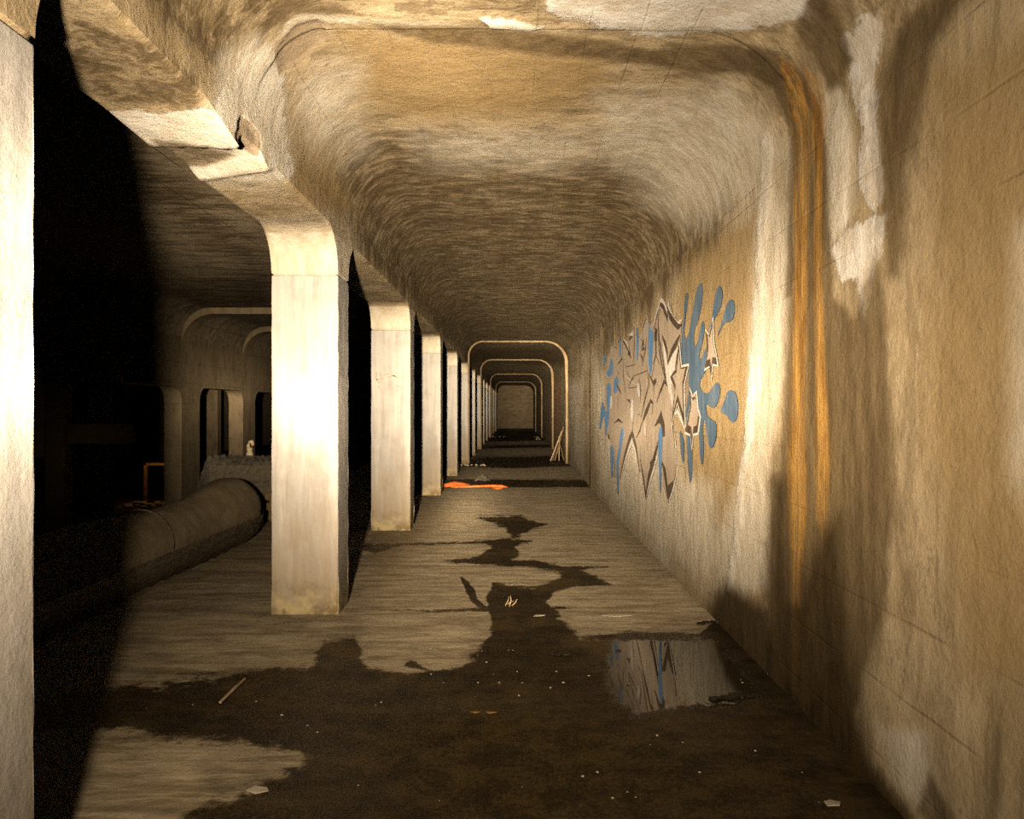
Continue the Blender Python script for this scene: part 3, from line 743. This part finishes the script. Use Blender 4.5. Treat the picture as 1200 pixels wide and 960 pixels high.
m_woodd = plain('dark_timber', (.16,.105,.045), (.26,.18,.085), 7, .85, (6, 6, .8), .006)
m_pebble = plain('pale_grit', (.42,.34,.23), (.6,.5,.38), 30, .9)
m_black = plain('black_litter', (.008,.005,.003), (.03,.02,.01), 30, .5)
m_paper = plain('scrap_paper', (.55,.46,.33), (.72,.64,.5), 10, .8)
m_canvas = plain('dusty_canvas', (.19,.145,.085), (.27,.21,.13), 5, .85, (1, 1, 1), .012)
m_skirt = plain('sheet_skirt', (.07,.055,.035), (.15,.12,.08), 9, .6, (1, 1, 3), .02)
m_rustm = plain('rusty_metal', (.22,.10,.025), (.40,.22,.06), 9, .7, metallic=.2)
m_iron = plain('dark_iron', (.06,.045,.03), (.12,.09,.06), 9, .6, metallic=.4)
m_fit = plain('pale_fitting', (.62,.50,.30), (.78,.68,.46), 14, .5)
def plastic():
    m = NT('clear_sheet'); m.b.inputs['Base Color'].default_value = (.15, .13, .10, 1); m.b.inputs['Roughness'].default_value = .4
    m.b.inputs['Alpha'].default_value = .5
    m.put(m.b.inputs['Normal'], m.bump(m.noise(m.pos(), 14, 5, .6), .03)); return m.m
m_plas = plastic()

# orange strip lying against the pillar: a bent flattened tube with a flared end
S = empty('plastic_strip', (-.8, 15.7, 0)); tag(S, 'orange plastic strip lying on the floor at the foot of a pillar', 'plastic strip')
bm = bmesh.new()
tube(bm, [FP(521, 573.5) + Vector((0, 0, .07)), FP(532, 572.5) + Vector((0, 0, .09)), FP(541, 571.5) + Vector((0, 0, .07)), FP(550, 571) + Vector((0, 0, .05))], [.05, .075, .05, .025], 10, .75)
o = bm_obj('flared_end', bm, m_orange, S, True); o.matrix_parent_inverse = Matrix.Translation((.8, -15.7, 0))
bm = bmesh.new()
tube(bm, [FP(529, 572.5) + Vector((0, -.05, .035)), FP(545, 572.5) + Vector((0, 0, .035)), FP(562, 572.3) + Vector((0, 0, .04)), FP(578, 572.3) + Vector((0, 0, .045)), FP(588, 572.5) + Vector((0, 0, .04)), FP(595, 572.5) + Vector((0, 0, .03))], [.028, .03, .032, .04, .045, .012], 10, .8)
o = bm_obj('tube', bm, m_orange, S, True); o.matrix_parent_inverse = Matrix.Translation((.8, -15.7, 0))
bm = bmesh.new()
tube(bm, [FP(577, 573.5) + Vector((0, 0, .02)), FP(584, 574) + Vector((0, 0, .02)), FP(590, 573.5) + Vector((0, 0, .02))], [.02, .03, .012], 8, .7)
o = bm_obj('tab', bm, m_orange, S, True); o.matrix_parent_inverse = Matrix.Translation((.8, -15.7, 0))

def crumple(name, c, sx, sy, hz, mat, n=18, seed=1, ang=0):
    r = np.random.default_rng(seed); gx, gy = np.meshgrid(np.linspace(-1, 1, n), np.linspace(-1, 1, n), indexing='ij')
    h = np.abs(r.normal(size=gx.shape)) * .35 + .65 * np.clip(1 - (gx ** 2 + gy ** 2) * .6, 0, 1); h *= hz
    h *= np.clip(1.3 - np.maximum(abs(gx), abs(gy)), .05, 1)
    jx = gx * sx + r.normal(size=gx.shape) * sx * .07; jy = gy * sy + r.normal(size=gx.shape) * sy * .07
    V = [(jx[i, j] * math.cos(ang) - jy[i, j] * math.sin(ang), jx[i, j] * math.sin(ang) + jy[i, j] * math.cos(ang), h[i, j]) for i in range(n) for j in range(n)]
    Q = [(i * n + j, (i + 1) * n + j, (i + 1) * n + j + 1, i * n + j + 1) for i in range(n - 1) for j in range(n - 1)]
    return mesh_obj(name, V, Q, mat, None, False, c)
o = crumple('plastic_bag', FP(565, 564), .17, .12, .12, m_plas, 14, 5); tag(o, 'small crumpled clear plastic bag behind the orange strip', 'plastic bag')

# leaning sticks by the right wall
stk = [((645,540),(657,505),.02),((650,541),(661,500),.025),((655,540),(654,512),.018),((661,541),(655,520),.015),((648,541),(652,518),.013)]
lbs = ['broken wooden stick leaning on the right wall, leftmost of the bundle', 'tallest wooden stick leaning on the right wall', 'thin upright stick in the bundle by the right wall', 'rightmost short stick at the foot of the right wall', 'short thin stick leaning low in the bundle by the right wall']
for (a, b, r), l in zip(stk, lbs):
    p = FP(*a) ; p = Vector((p.x, 23.75, 0.0)); q = Vector((min((b[0] - CX) * 24.0 / F + .02, WR - .01), 23.9, H - (b[1] - CY) * 24.0 / F)); p.x = (a[0] - CX) * 23.75 / F
    p.z = r * .9; q.y += .04 * (lbs.index(l) - 2); p.y += .05 * (lbs.index(l) - 2)
    bm = bmesh.new(); tube(bm, [p, (p + q) / 2 + Vector((.01, 0, .01)), q], [r, r * .9, r * .6], 6)
    tag(bm_obj('stick', bm, m_woodp if r in (.02, .018) else m_woodd), l, 'stick', 'sticks leaning on the right wall')

def spots(n, cx, cy, sx, sy, gap):
    out = []; t = 0
    while len(out) < n and t < 4000:
        t += 1; p = (cx + random.uniform(-sx, sx), cy + random.uniform(-sy, sy))
        if all(math.hypot(p[0] - a, p[1] - b) > gap for a, b in out): out.append(p)
    return out
def rock_bm(r, seed, flat=.6):
    rr = random.Random(seed); bm = bmesh.new(); bmesh.ops.create_icosphere(bm, subdivisions=2, radius=r)
    for v in bm.verts: v.co *= rr.uniform(.75, 1.15); v.co.z *= flat
    zmin = min(v.co.z for v in bm.verts)
    for v in bm.verts: v.co.z -= zmin
    return bm
pr_me = []
for i in range(5):
    o_ = bm_obj('pebble', rock_bm(.012, i, .5), m_pebble, None, False, (0, 0, 0)); pr_me.append(o_.data); bpy.data.objects.remove(o_)
chips = [(606,787),(560,768),(565,763),(652,787),(601,762),(596,762),(578,790),(585,800),(570,776),(612,800),(690,792),(505,760),(447,823),(440,826),(608,815),(770,862),(762,872),(700,905),(735,928),(745,934),(718,935),(612,922),(515,938),(420,920),(360,850),(372,858),(560,800),(632,721),(600,685),(607,683),(575,684),(590,683),(700,656),(740,730),(728,720),(645,806),(660,800),(683,910),(800,870),(820,905),(870,800),(868,797),(900,790),(960,940),(940,905),(885,880),(330,838),(300,822),(226,826),(215,773),(170,775),(243,772),(250,777),(265,750),(335,731),(350,728),(186,800),(172,830),(185,900),(228,880),(275,888),(505,790),(520,800),(535,770)]
for i, (u, v) in enumerate(chips):
    o_ = bpy.data.objects.new('pebble', pr_me[i % 5]); link(o_); o_.location = FP(u, v); o_.location.z = -.003
    k = random.uniform(.22, .58); o_.scale = (k * 1.3, k, k); o_.rotation_euler[2] = random.uniform(0, 6)
    tag(o_, 'small pale pebble lying on the stained floor', 'pebble', 'pale pebbles scattered on the floor')
# distinct scraps
def scrap(name, c, pts, mat, h=.004, z=.0):
    bm = bmesh.new(); vs = [bm.verts.new((x, y, random.uniform(0, h) + .001)) for x, y in pts]; f_ = bm.faces.new(vs)
    r = bmesh.ops.extrude_face_region(bm, geom=[f_])
    for v in [g for g in r['geom'] if isinstance(g, bmesh.types.BMVert)]: v.co.z += .003
    bmesh.ops.recalc_face_normals(bm, faces=bm.faces); return bm_obj(name, bm, mat, None, False, Vector(c) + Vector((0, 0, z)))
tag(scrap('paper_scrap', FP(302, 928), [(-.045,-.01),(.0,-.03),(.045,.0),(.03,.03),(-.02,.025)], m_paper, .01), 'pale paper scrap on the wet floor near the bottom left', 'paper scrap')
tag(scrap('paper_scrap', FP(632, 722), [(-.045,-.02),(.04,-.02),(.05,.015),(-.03,.02)], m_paper, .01), 'small white paper scrap right of the dark water stain', 'paper scrap')
tag(scrap('paper_scrap', FP(722, 722), [(-.11,-.02),(.02,-.03),(.12,-.01),(.1,.02),(-.08,.02)], m_paper, .01), 'long pale paper scrap on dry floor above the puddle', 'paper scrap')
tag(scrap('paper_scrap', FP(976, 943), [(-.03,-.02),(.02,-.02),(.035,.01),(.0,.03),(-.03,.015)], m_paper, .01), 'pale paper scrap near the foot of the right wall', 'paper scrap')
tag(scrap('leaf', FP(576, 836), [(-.03,0),(-.01,-.015),(.03,-.005),(.015,.015)], m_rustm, .006), 'brown dry leaf on the wet floor, right of a twin leaf', 'leaf')
tag(scrap('leaf', FP(557, 836), [(-.025,0),(0,-.012),(.025,0),(.0,.014)], m_rustm, .006), 'brown dry leaf on the wet floor, left of its neighbour', 'leaf')
bm = bmesh.new(); tube(bm, [FP(258, 825) + Vector((0, 0, .008)), FP(273, 811) + Vector((0, 0, .012)), FP(287, 797) + Vector((0, 0, .008))], [.008, .009, .006], 6)
tag(bm_obj('lath', bm, m_woodp), 'thin wooden lath lying on the wet floor left of the front pillar', 'lath')
bm = bmesh.new()
for a, b in (((592,710),(596,700)),((597,711),(598,699)),((600,710),(606,703)),((594,708),(602,706))):
    p, q = FP(*a), FP(*a); q = Vector(((b[0] - CX) * p.y / F, p.y + .02, max(.02, H - (b[1] - CY) * p.y / F))); tube(bm, [p, (p + q) / 2 + Vector((.01, 0, .004)), q], [.005, .006, .003], 5)
tag(bm_obj('twig', bm, m_woodp), 'pale bent twig standing in the dark water stain', 'twig')
for i, ((u, v), l) in enumerate([((658,767),'black lump of litter left of the puddle'),((848,820),'black debris floating in the puddle, left clump'),((872,817),'black debris floating in the puddle, right clump'),((838,731),'dark lump in the corner where the puddle meets the wall')]):
    bm = bmesh.new()
    for j in range(6):
        b2 = rock_bm(.028, i * 7 + j, .35); off = Vector((random.uniform(-.06, .06), random.uniform(-.025, .025), 0))
        me_ = bpy.data.meshes.new('t'); 
        for v_ in b2.verts: v_.co += off
        b2.to_mesh(me_); b2.free(); bm.from_mesh(me_); bpy.data.meshes.remove(me_)
    p = FP(u, v); p.x = min(p.x, WR - .1); tag(bm_obj('litter', bm, m_black, loc=p + Vector((0, 0, -.004))), l, 'litter')
# rubble at the foot of the sixth pillar and far rubble by the right wall
for (cx_, cy_, nn, sx_, sy_, l, g) in [(-1.18, 21.9, 14, .35, .25, 'pale lump of rubble beside the fifth pillar down the corridor', 'rubble beside the pillar row'), (1.35, 43, 8, .2, 2.5, 'pale lump of rubble far down the corridor along the right wall', 'far rubble by the right wall'), (-1.0, 45, 6, .4, 1.0, 'pale lump of rubble far down the corridor on the left', 'far rubble on the left')]:
    for i, (px_, py_) in enumerate(spots(nn, cx_, cy_, sx_, sy_, .15)):
        o_ = bpy.data.objects.new('rubble', pr_me[i % 5]); link(o_); k = random.uniform(2, 5)
        o_.location = (min(px_, WR - .12), py_, -.003); o_.scale = (k, k, k); tag(o_, l, 'rubble', g)

# ---------------------------------------------------------------- things in the side vault
# long covered pipe
PP = empty('covered_pipe', (-3.4, 6.5, 0)); tag(PP, 'long large pipe wrapped in dusty canvas lying behind the left pillars', 'pipe')
def pc(o): o.matrix_parent_inverse = Matrix.Translation((3.4, -6.5, 0)); return o
n_l, n_a = 110, 40; V = []
for i in range(n_l):
    y = .6 + i / (n_l - 1) * 9.6
    bend = max(0, y - 9.0); cx_ = -3.42 - bend ** 2 * .35; r = .335 + .012 * math.sin(y * 2.3) + .05 * max(0, 1 - abs(y - 9.2) / 1.0)
    for j in range(n_a):
        a = math.radians(-58 + j / (n_a - 1) * 250)
        rr = r + .008 * math.sin(j * .9 + y * 3) * (1 if j < 12 else .4)
        if j == 0: rr += .04
        V.append((cx_ + rr * math.cos(a), y, r + rr * math.sin(a) * 1.0))
Q = [(i * n_a + j, (i + 1) * n_a + j, (i + 1) * n_a + j + 1, i * n_a + j + 1) for i in range(n_l - 1) for j in range(n_a - 1)]
pc(mesh_obj('canvas_cover', V, Q, m_canvas, PP, True))
# dark inner sheet showing below the lifted edge of the canvas
V = []; n_a = 26
for i in range(n_l):
    y = .6 + i / (n_l - 1) * 9.8; bend = max(0, y - 9.0); cx_ = -3.40 - bend ** 2 * .3
    lift = np.interp(y, [5.5, 6.6, 9.0, 10.2], [0, .02, .10, .12])
    for j in range(n_a):
        a = math.radians(-88 + j / (n_a - 1) * 88); rr = .34 + lift * .3 + .014 * math.sin(y * 22 + j * .3) * (1 - j / n_a)
        V.append((cx_ + rr * math.cos(a), y, max(.004, .335 + rr * math.sin(a))))
Q = [(i * n_a + j, (i + 1) * n_a + j, (i + 1) * n_a + j + 1, i * n_a + j + 1) for i in range(n_l - 1) for j in range(n_a - 1)]
pc(mesh_obj('inner_sheet', V, Q, m_skirt, PP, True))
bm = bmesh.new()
bmesh.ops.create_cone(bm, cap_ends=True, segments=36, radius1=.30, radius2=.30, depth=.5)
bmesh.ops.rotate(bm, verts=bm.verts, matrix=Matrix.Rotation(math.radians(90), 3, 'X')); bmesh.ops.translate(bm, verts=bm.verts, vec=(-3.9, 10.4, .34))
bmesh.ops.rotate(bm, verts=bm.verts, cent=(-3.9, 10.4, .34), matrix=Matrix.Rotation(math.radians(30), 3, 'Z')); pc(bm_obj('pipe_end', bm, m_iron, PP, True))
# ropes
for y in (6.9, 8.9):
    bm = bmesh.new(); pts = [(-3.42 + .352 * math.cos(math.radians(a)), y + .1 * math.sin(math.radians(a)), .335 + .352 * math.sin(math.radians(a))) for a in range(-30, 150, 12)]
    tube(bm, pts, .008, 6); pc(bm_obj('rope', bm, m_skirt, PP, True))
# clear sheet draped over a crate beyond the pipe
CR = empty('crate', (-3.9, 11.3, 0)); tag(CR, 'wooden crate under the clear plastic sheet beyond the pipe', 'crate')
for k_, (z0, z1) in enumerate(((0.02, .26), (.30, .54), (.58, .80))):
    bm = bmesh.new(); solid_box(bm, -.40, .42, -.3, .3, z0, z1, .01); bm_obj('plank', bm, m_woodd, CR)
bm = bmesh.new()
for sx_ in (-.43, .43):
    for sy_ in (-.27, .27): solid_box(bm, sx_ - .04, sx_ + .04, sy_ - .04, sy_ + .04, 0, .82, .006)
bm_obj('corner_post', bm, m_woodd, CR)
n = 34; V = []; r = np.random.default_rng(3); nz = r.normal(size=(n, n))
for i in range(n):
    for j in range(n):
        x = (i / (n - 1) - .5) * 1.6; y = (j / (n - 1) - .5) * 1.5; ox = max(0, abs(x) - .49); oy = max(0, abs(y) - .34)
        z = .86 - (ox + oy) * 1.1 + nz[i, j] * .04
        V.append((np.sign(x) * (min(abs(x), .51) + ox * .35) - 3.9 + nz[j, i] * .012, 11.3 + np.sign(y) * (min(abs(y), .36) + oy * .3) + nz[i, j] * .012, max(.05, z)))
Q = [(i * n + j, (i + 1) * n + j, (i + 1) * n + j + 1, i * n + j + 1) for i in range(n - 1) for j in range(n - 1)]
tag(mesh_obj('plastic_sheet', V, Q, m_plas), 'crumpled clear plastic sheet draped over the crate beyond the pipe', 'plastic sheet')
# pale fitting standing behind it
d0 = 12.2; X0 = (292.5 - CX) * d0 / F; FT = empty('pipe_fitting', (X0, d0, 0)); tag(FT, 'pale hooked pipe fitting standing behind the plastic sheet', 'pipe fitting')
bm = bmesh.new(); tube(bm, [(0, 0, .0), (0, 0, .40), (0, 0, .86)], [.05, .045, .05], 12); bm_obj('riser', bm, m_fit, FT, True)
bm = bmesh.new(); tube(bm, [(0, 0, .86), (0, 0, .90), (0, 0, .93), (0, 0, .97), (0, 0, 1.0)], [.055, .058, .04, .05, .035], 12); bm_obj('collar', bm, m_fit, FT, True)
bm = bmesh.new(); tube(bm, [(-.02, 0, .98), (-.03, 0, 1.04), (-.005, 0, 1.09), (.035, 0, 1.09), (.05, 0, 1.05), (.04, 0, 1.02)], [.03, .032, .033, .032, .028, .015], 10); bm_obj('hook', bm, m_fit, FT, True)
# timber prop with a cross rail
TP = empty('timber_prop', (-7.1, 12, ZLOW)); tag(TP, 'upright timber prop with a cross rail in the dark left vault', 'timber prop')
bm = bmesh.new(); solid_box(bm, -.17, .13, -.12, .12, 0, H + .42 - ZLOW, .012); bm_obj('post', bm, m_woodd, TP)
bm = bmesh.new(); solid_box(bm, -.40, -.17, -.05, .0, 1.62, H + .42 - ZLOW, .008); bm_obj('board', bm, plain('pale_board', (.30,.22,.14), (.40,.31,.22), 8, .85, (4, 4, 1)), TP)
bm = bmesh.new(); solid_box(bm, .13, 1.15, -.05, .05, H - .53 - ZLOW, H - .22 - ZLOW, .01); bm_obj('cross_rail', bm, m_woodd, TP)
bm = bmesh.new(); solid_box(bm, -.21, .17, -.15, .15, -.02, .55, .015); bm_obj('base_block', bm, m_woodd, TP)
bm = bmesh.new(); solid_box(bm, -.24, -.18, -.2, -.16, .12, .42, .004); o = bm_obj('reflector_strip', bm, plain('amber_strip', (.7,.36,.05), (.8,.45,.1), 8, .4), TP); o['label'] = 'small amber strip'
# rusty frame with a drum inside and rubbish before it, seen through the arch
RF = empty('rusty_frame', (-8.95, 19.6, ZLOW)); tag(RF, 'rusty metal frame standing beyond the arch in the dark left vault', 'metal frame')
for a, b in (((-.5, 0), (-.42, 1.0)), ((.42, 0), (.5, 1.0)), ((-.5, .93), (.5, 1.0))):
    bm = bmesh.new(); solid_box(bm, a[0], b[0], -.04, .04, a[1], b[1], .01); bm_obj('bar', bm, m_rustm, RF)
DR = empty('drum', (-8.85, 20.2, ZLOW)); tag(DR, 'dark drum standing behind the rusty frame', 'drum')
bm = bmesh.new(); tube(bm, [(0, 0, 0), (0, 0, .02), (0, 0, .25), (0, 0, .27), (0, 0, .29), (0, 0, .55), (0, 0, .57), (0, 0, .59), (0, 0, .84), (0, 0, .86)], [.29, .285, .28, .295, .28, .28, .295, .28, .28, .29], 28); bm_obj('barrel', bm, m_iron, DR, True)
bm = bmesh.new(); tube(bm, [(.1, 0, .86), (.1, 0, .90)], .03, 10); bm_obj('bung', bm, m_rustm, DR, True)
for i, (px_, py_) in enumerate(spots(26, -8.9, 18.9, .65, .5, .21)):
    o_ = bpy.data.objects.new('rubbish_lump', pr_me[i % 5]); link(o_); k = random.uniform(4, 7); o_.scale = (k * 1.4, k, k * .8)
    o_.location = (px_, py_, ZLOW); o_.rotation_euler[2] = random.uniform(0, 6)
    tag(o_, 'pale lump of rubbish heaped before the rusty frame', 'rubbish', 'rubbish heaped before the rusty frame')
for i, (px_, py_) in enumerate(spots(16, -5, 13.2, .5, .8, .2)):
    o_ = bpy.data.objects.new('rubbish_lump', pr_me[i % 5]); link(o_); k = random.uniform(3, 7); o_.scale = (k * 1.4, k, k * .8)
    o_.location = (px_, py_, ZLOW); o_.rotation_euler[2] = random.uniform(0, 6)
    tag(o_, 'lump of rubbish on the track bed behind the covered pipe', 'rubbish', 'rubbish on the track bed behind the pipe')

# ---------------------------------------------------------------- light: a hand torch just left of the camera
TORCH = [
 (1, 1, 42000, 3.5, 2.0),           # far end of the corridor
   # beam directions it was swept over: azimuth, elevation, strength, half-width in degrees, falloff power
 (3.5, 2.0, 72000, 5.0, 1.36),      # down the corridor
 (-19, 1, 15000, 3.0, 1.6),         # between the first pillars
 (-19, 12, 5000, 4.0, 1.5),         # into the side vault
 (-11, 0, 6000, 3.0, 2.0),          # front pillar
 (18, 1.5, 7500, 8.0, 1.7), (11, -2, 17000, 3.0, 2.0),        # right wall
 (-1.5, -7, 26000, 2.6, 2.0),         # floor ahead
 (-1, 24, 3000, 14.0, 2.0),         # ceiling
 (-15, 19, 900, 5.0, 2.0),         # broken joint over the arcade
]
L = bpy.data.lights.new('torch', 'POINT'); L.energy = 72000; L.color = (1.0, .80, .56); L.shadow_soft_size = .055
L.use_nodes = True; t = L.node_tree; em = t.nodes.get('Emission') or t.nodes.new('ShaderNodeEmission')
ge = t.nodes.new('ShaderNodeNewGeometry')
def LM(op, *xs):
    q = t.nodes.new('ShaderNodeMath'); q.operation = op
    for i, v in enumerate(xs):
        if isinstance(v, bpy.types.NodeSocket): t.links.new(v, q.inputs[i])
        else: q.inputs[i].default_value = v
    return q.outputs[0]
tot = None
for az, el, pw, th, pp in TORCH:
    dt = t.nodes.new('ShaderNodeVectorMath'); dt.operation = 'DOT_PRODUCT'; t.links.new(ge.outputs['Incoming'], dt.inputs[0])
    a, e = math.radians(az), math.radians(el); dt.inputs[1].default_value = (math.sin(a) * math.cos(e), math.cos(a) * math.cos(e), math.sin(e))
    q = LM('DIVIDE', LM('ARCCOSINE', LM('MINIMUM', LM('MAXIMUM', dt.outputs['Value'], -1.0), 1.0)), math.radians(th))
    b = LM('MULTIPLY', LM('POWER', LM('MULTIPLY_ADD', q, q, 1.0), -pp), pw / 72000)
    tot = b if tot is None else LM('ADD', tot, b)
sep = t.nodes.new('ShaderNodeSeparateXYZ'); t.links.new(ge.outputs['Incoming'], sep.inputs[0])
mr = t.nodes.new('ShaderNodeMapRange'); mr.interpolation_type = 'SMOOTHSTEP'; t.links.new(sep.outputs[2], mr.inputs[0])   # kept off the ground near the camera
mr.inputs[1].default_value = -.5; mr.inputs[2].default_value = -.1; mr.inputs[3].default_value = .75
t.links.new(LM('MULTIPLY', tot, mr.outputs[0]), em.inputs['Strength'])
o = bpy.data.objects.new('torch', L); o.location = (-.44, -.02, H + .03); link(o)
# added fill lamp, unseen, to bring out the timber prop in the side vault
L = bpy.data.lights.new('vault_fill', 'POINT'); L.energy = .7; L.color = (1, .75, .45); L.shadow_soft_size = .1
o = bpy.data.objects.new('vault_fill', L); o.location = (-6.6, 11.0, .9); link(o)

L = bpy.data.lights.new('amber_fill', 'POINT'); L.energy = 3.5; L.color = (1, .55, .16); L.shadow_soft_size = .05  # added amber fill light on the rusty frame, source unseen
o = bpy.data.objects.new('amber_fill', L); o.location = (-9.1, 19.0, ZLOW + 1.05); link(o)
w = bpy.data.worlds.new('World'); SC.world = w; w.use_nodes = True; w.node_tree.nodes['Background'].inputs[0].default_value = (0, 0, 0, 1)
cam = bpy.data.cameras.new('camera'); cam.lens = 27.0; cam.sensor_width = 36.0; cam.clip_end = 200; cam.clip_start = .05
cam.shift_x = -3 / 1200
co = bpy.data.objects.new('camera', cam); co.location = (0, 0, H); co.rotation_euler = (math.radians(90), 0, 0); link(co); SC.camera = co
vs = SC.view_settings; vs.view_transform = 'Standard'; vs.look = 'None'; vs.gamma = 1; vs.use_curve_mapping = False; vs.exposure = 0
SC.cycles.diffuse_bounces = 0; SC.cycles.glossy_bounces = 3; SC.cycles.max_bounces = 6
SC.cycles.use_denoising = False; SC.cycles.use_light_tree = False; SC.cycles.sample_clamp_indirect = .4; SC.cycles.adaptive_threshold = .025
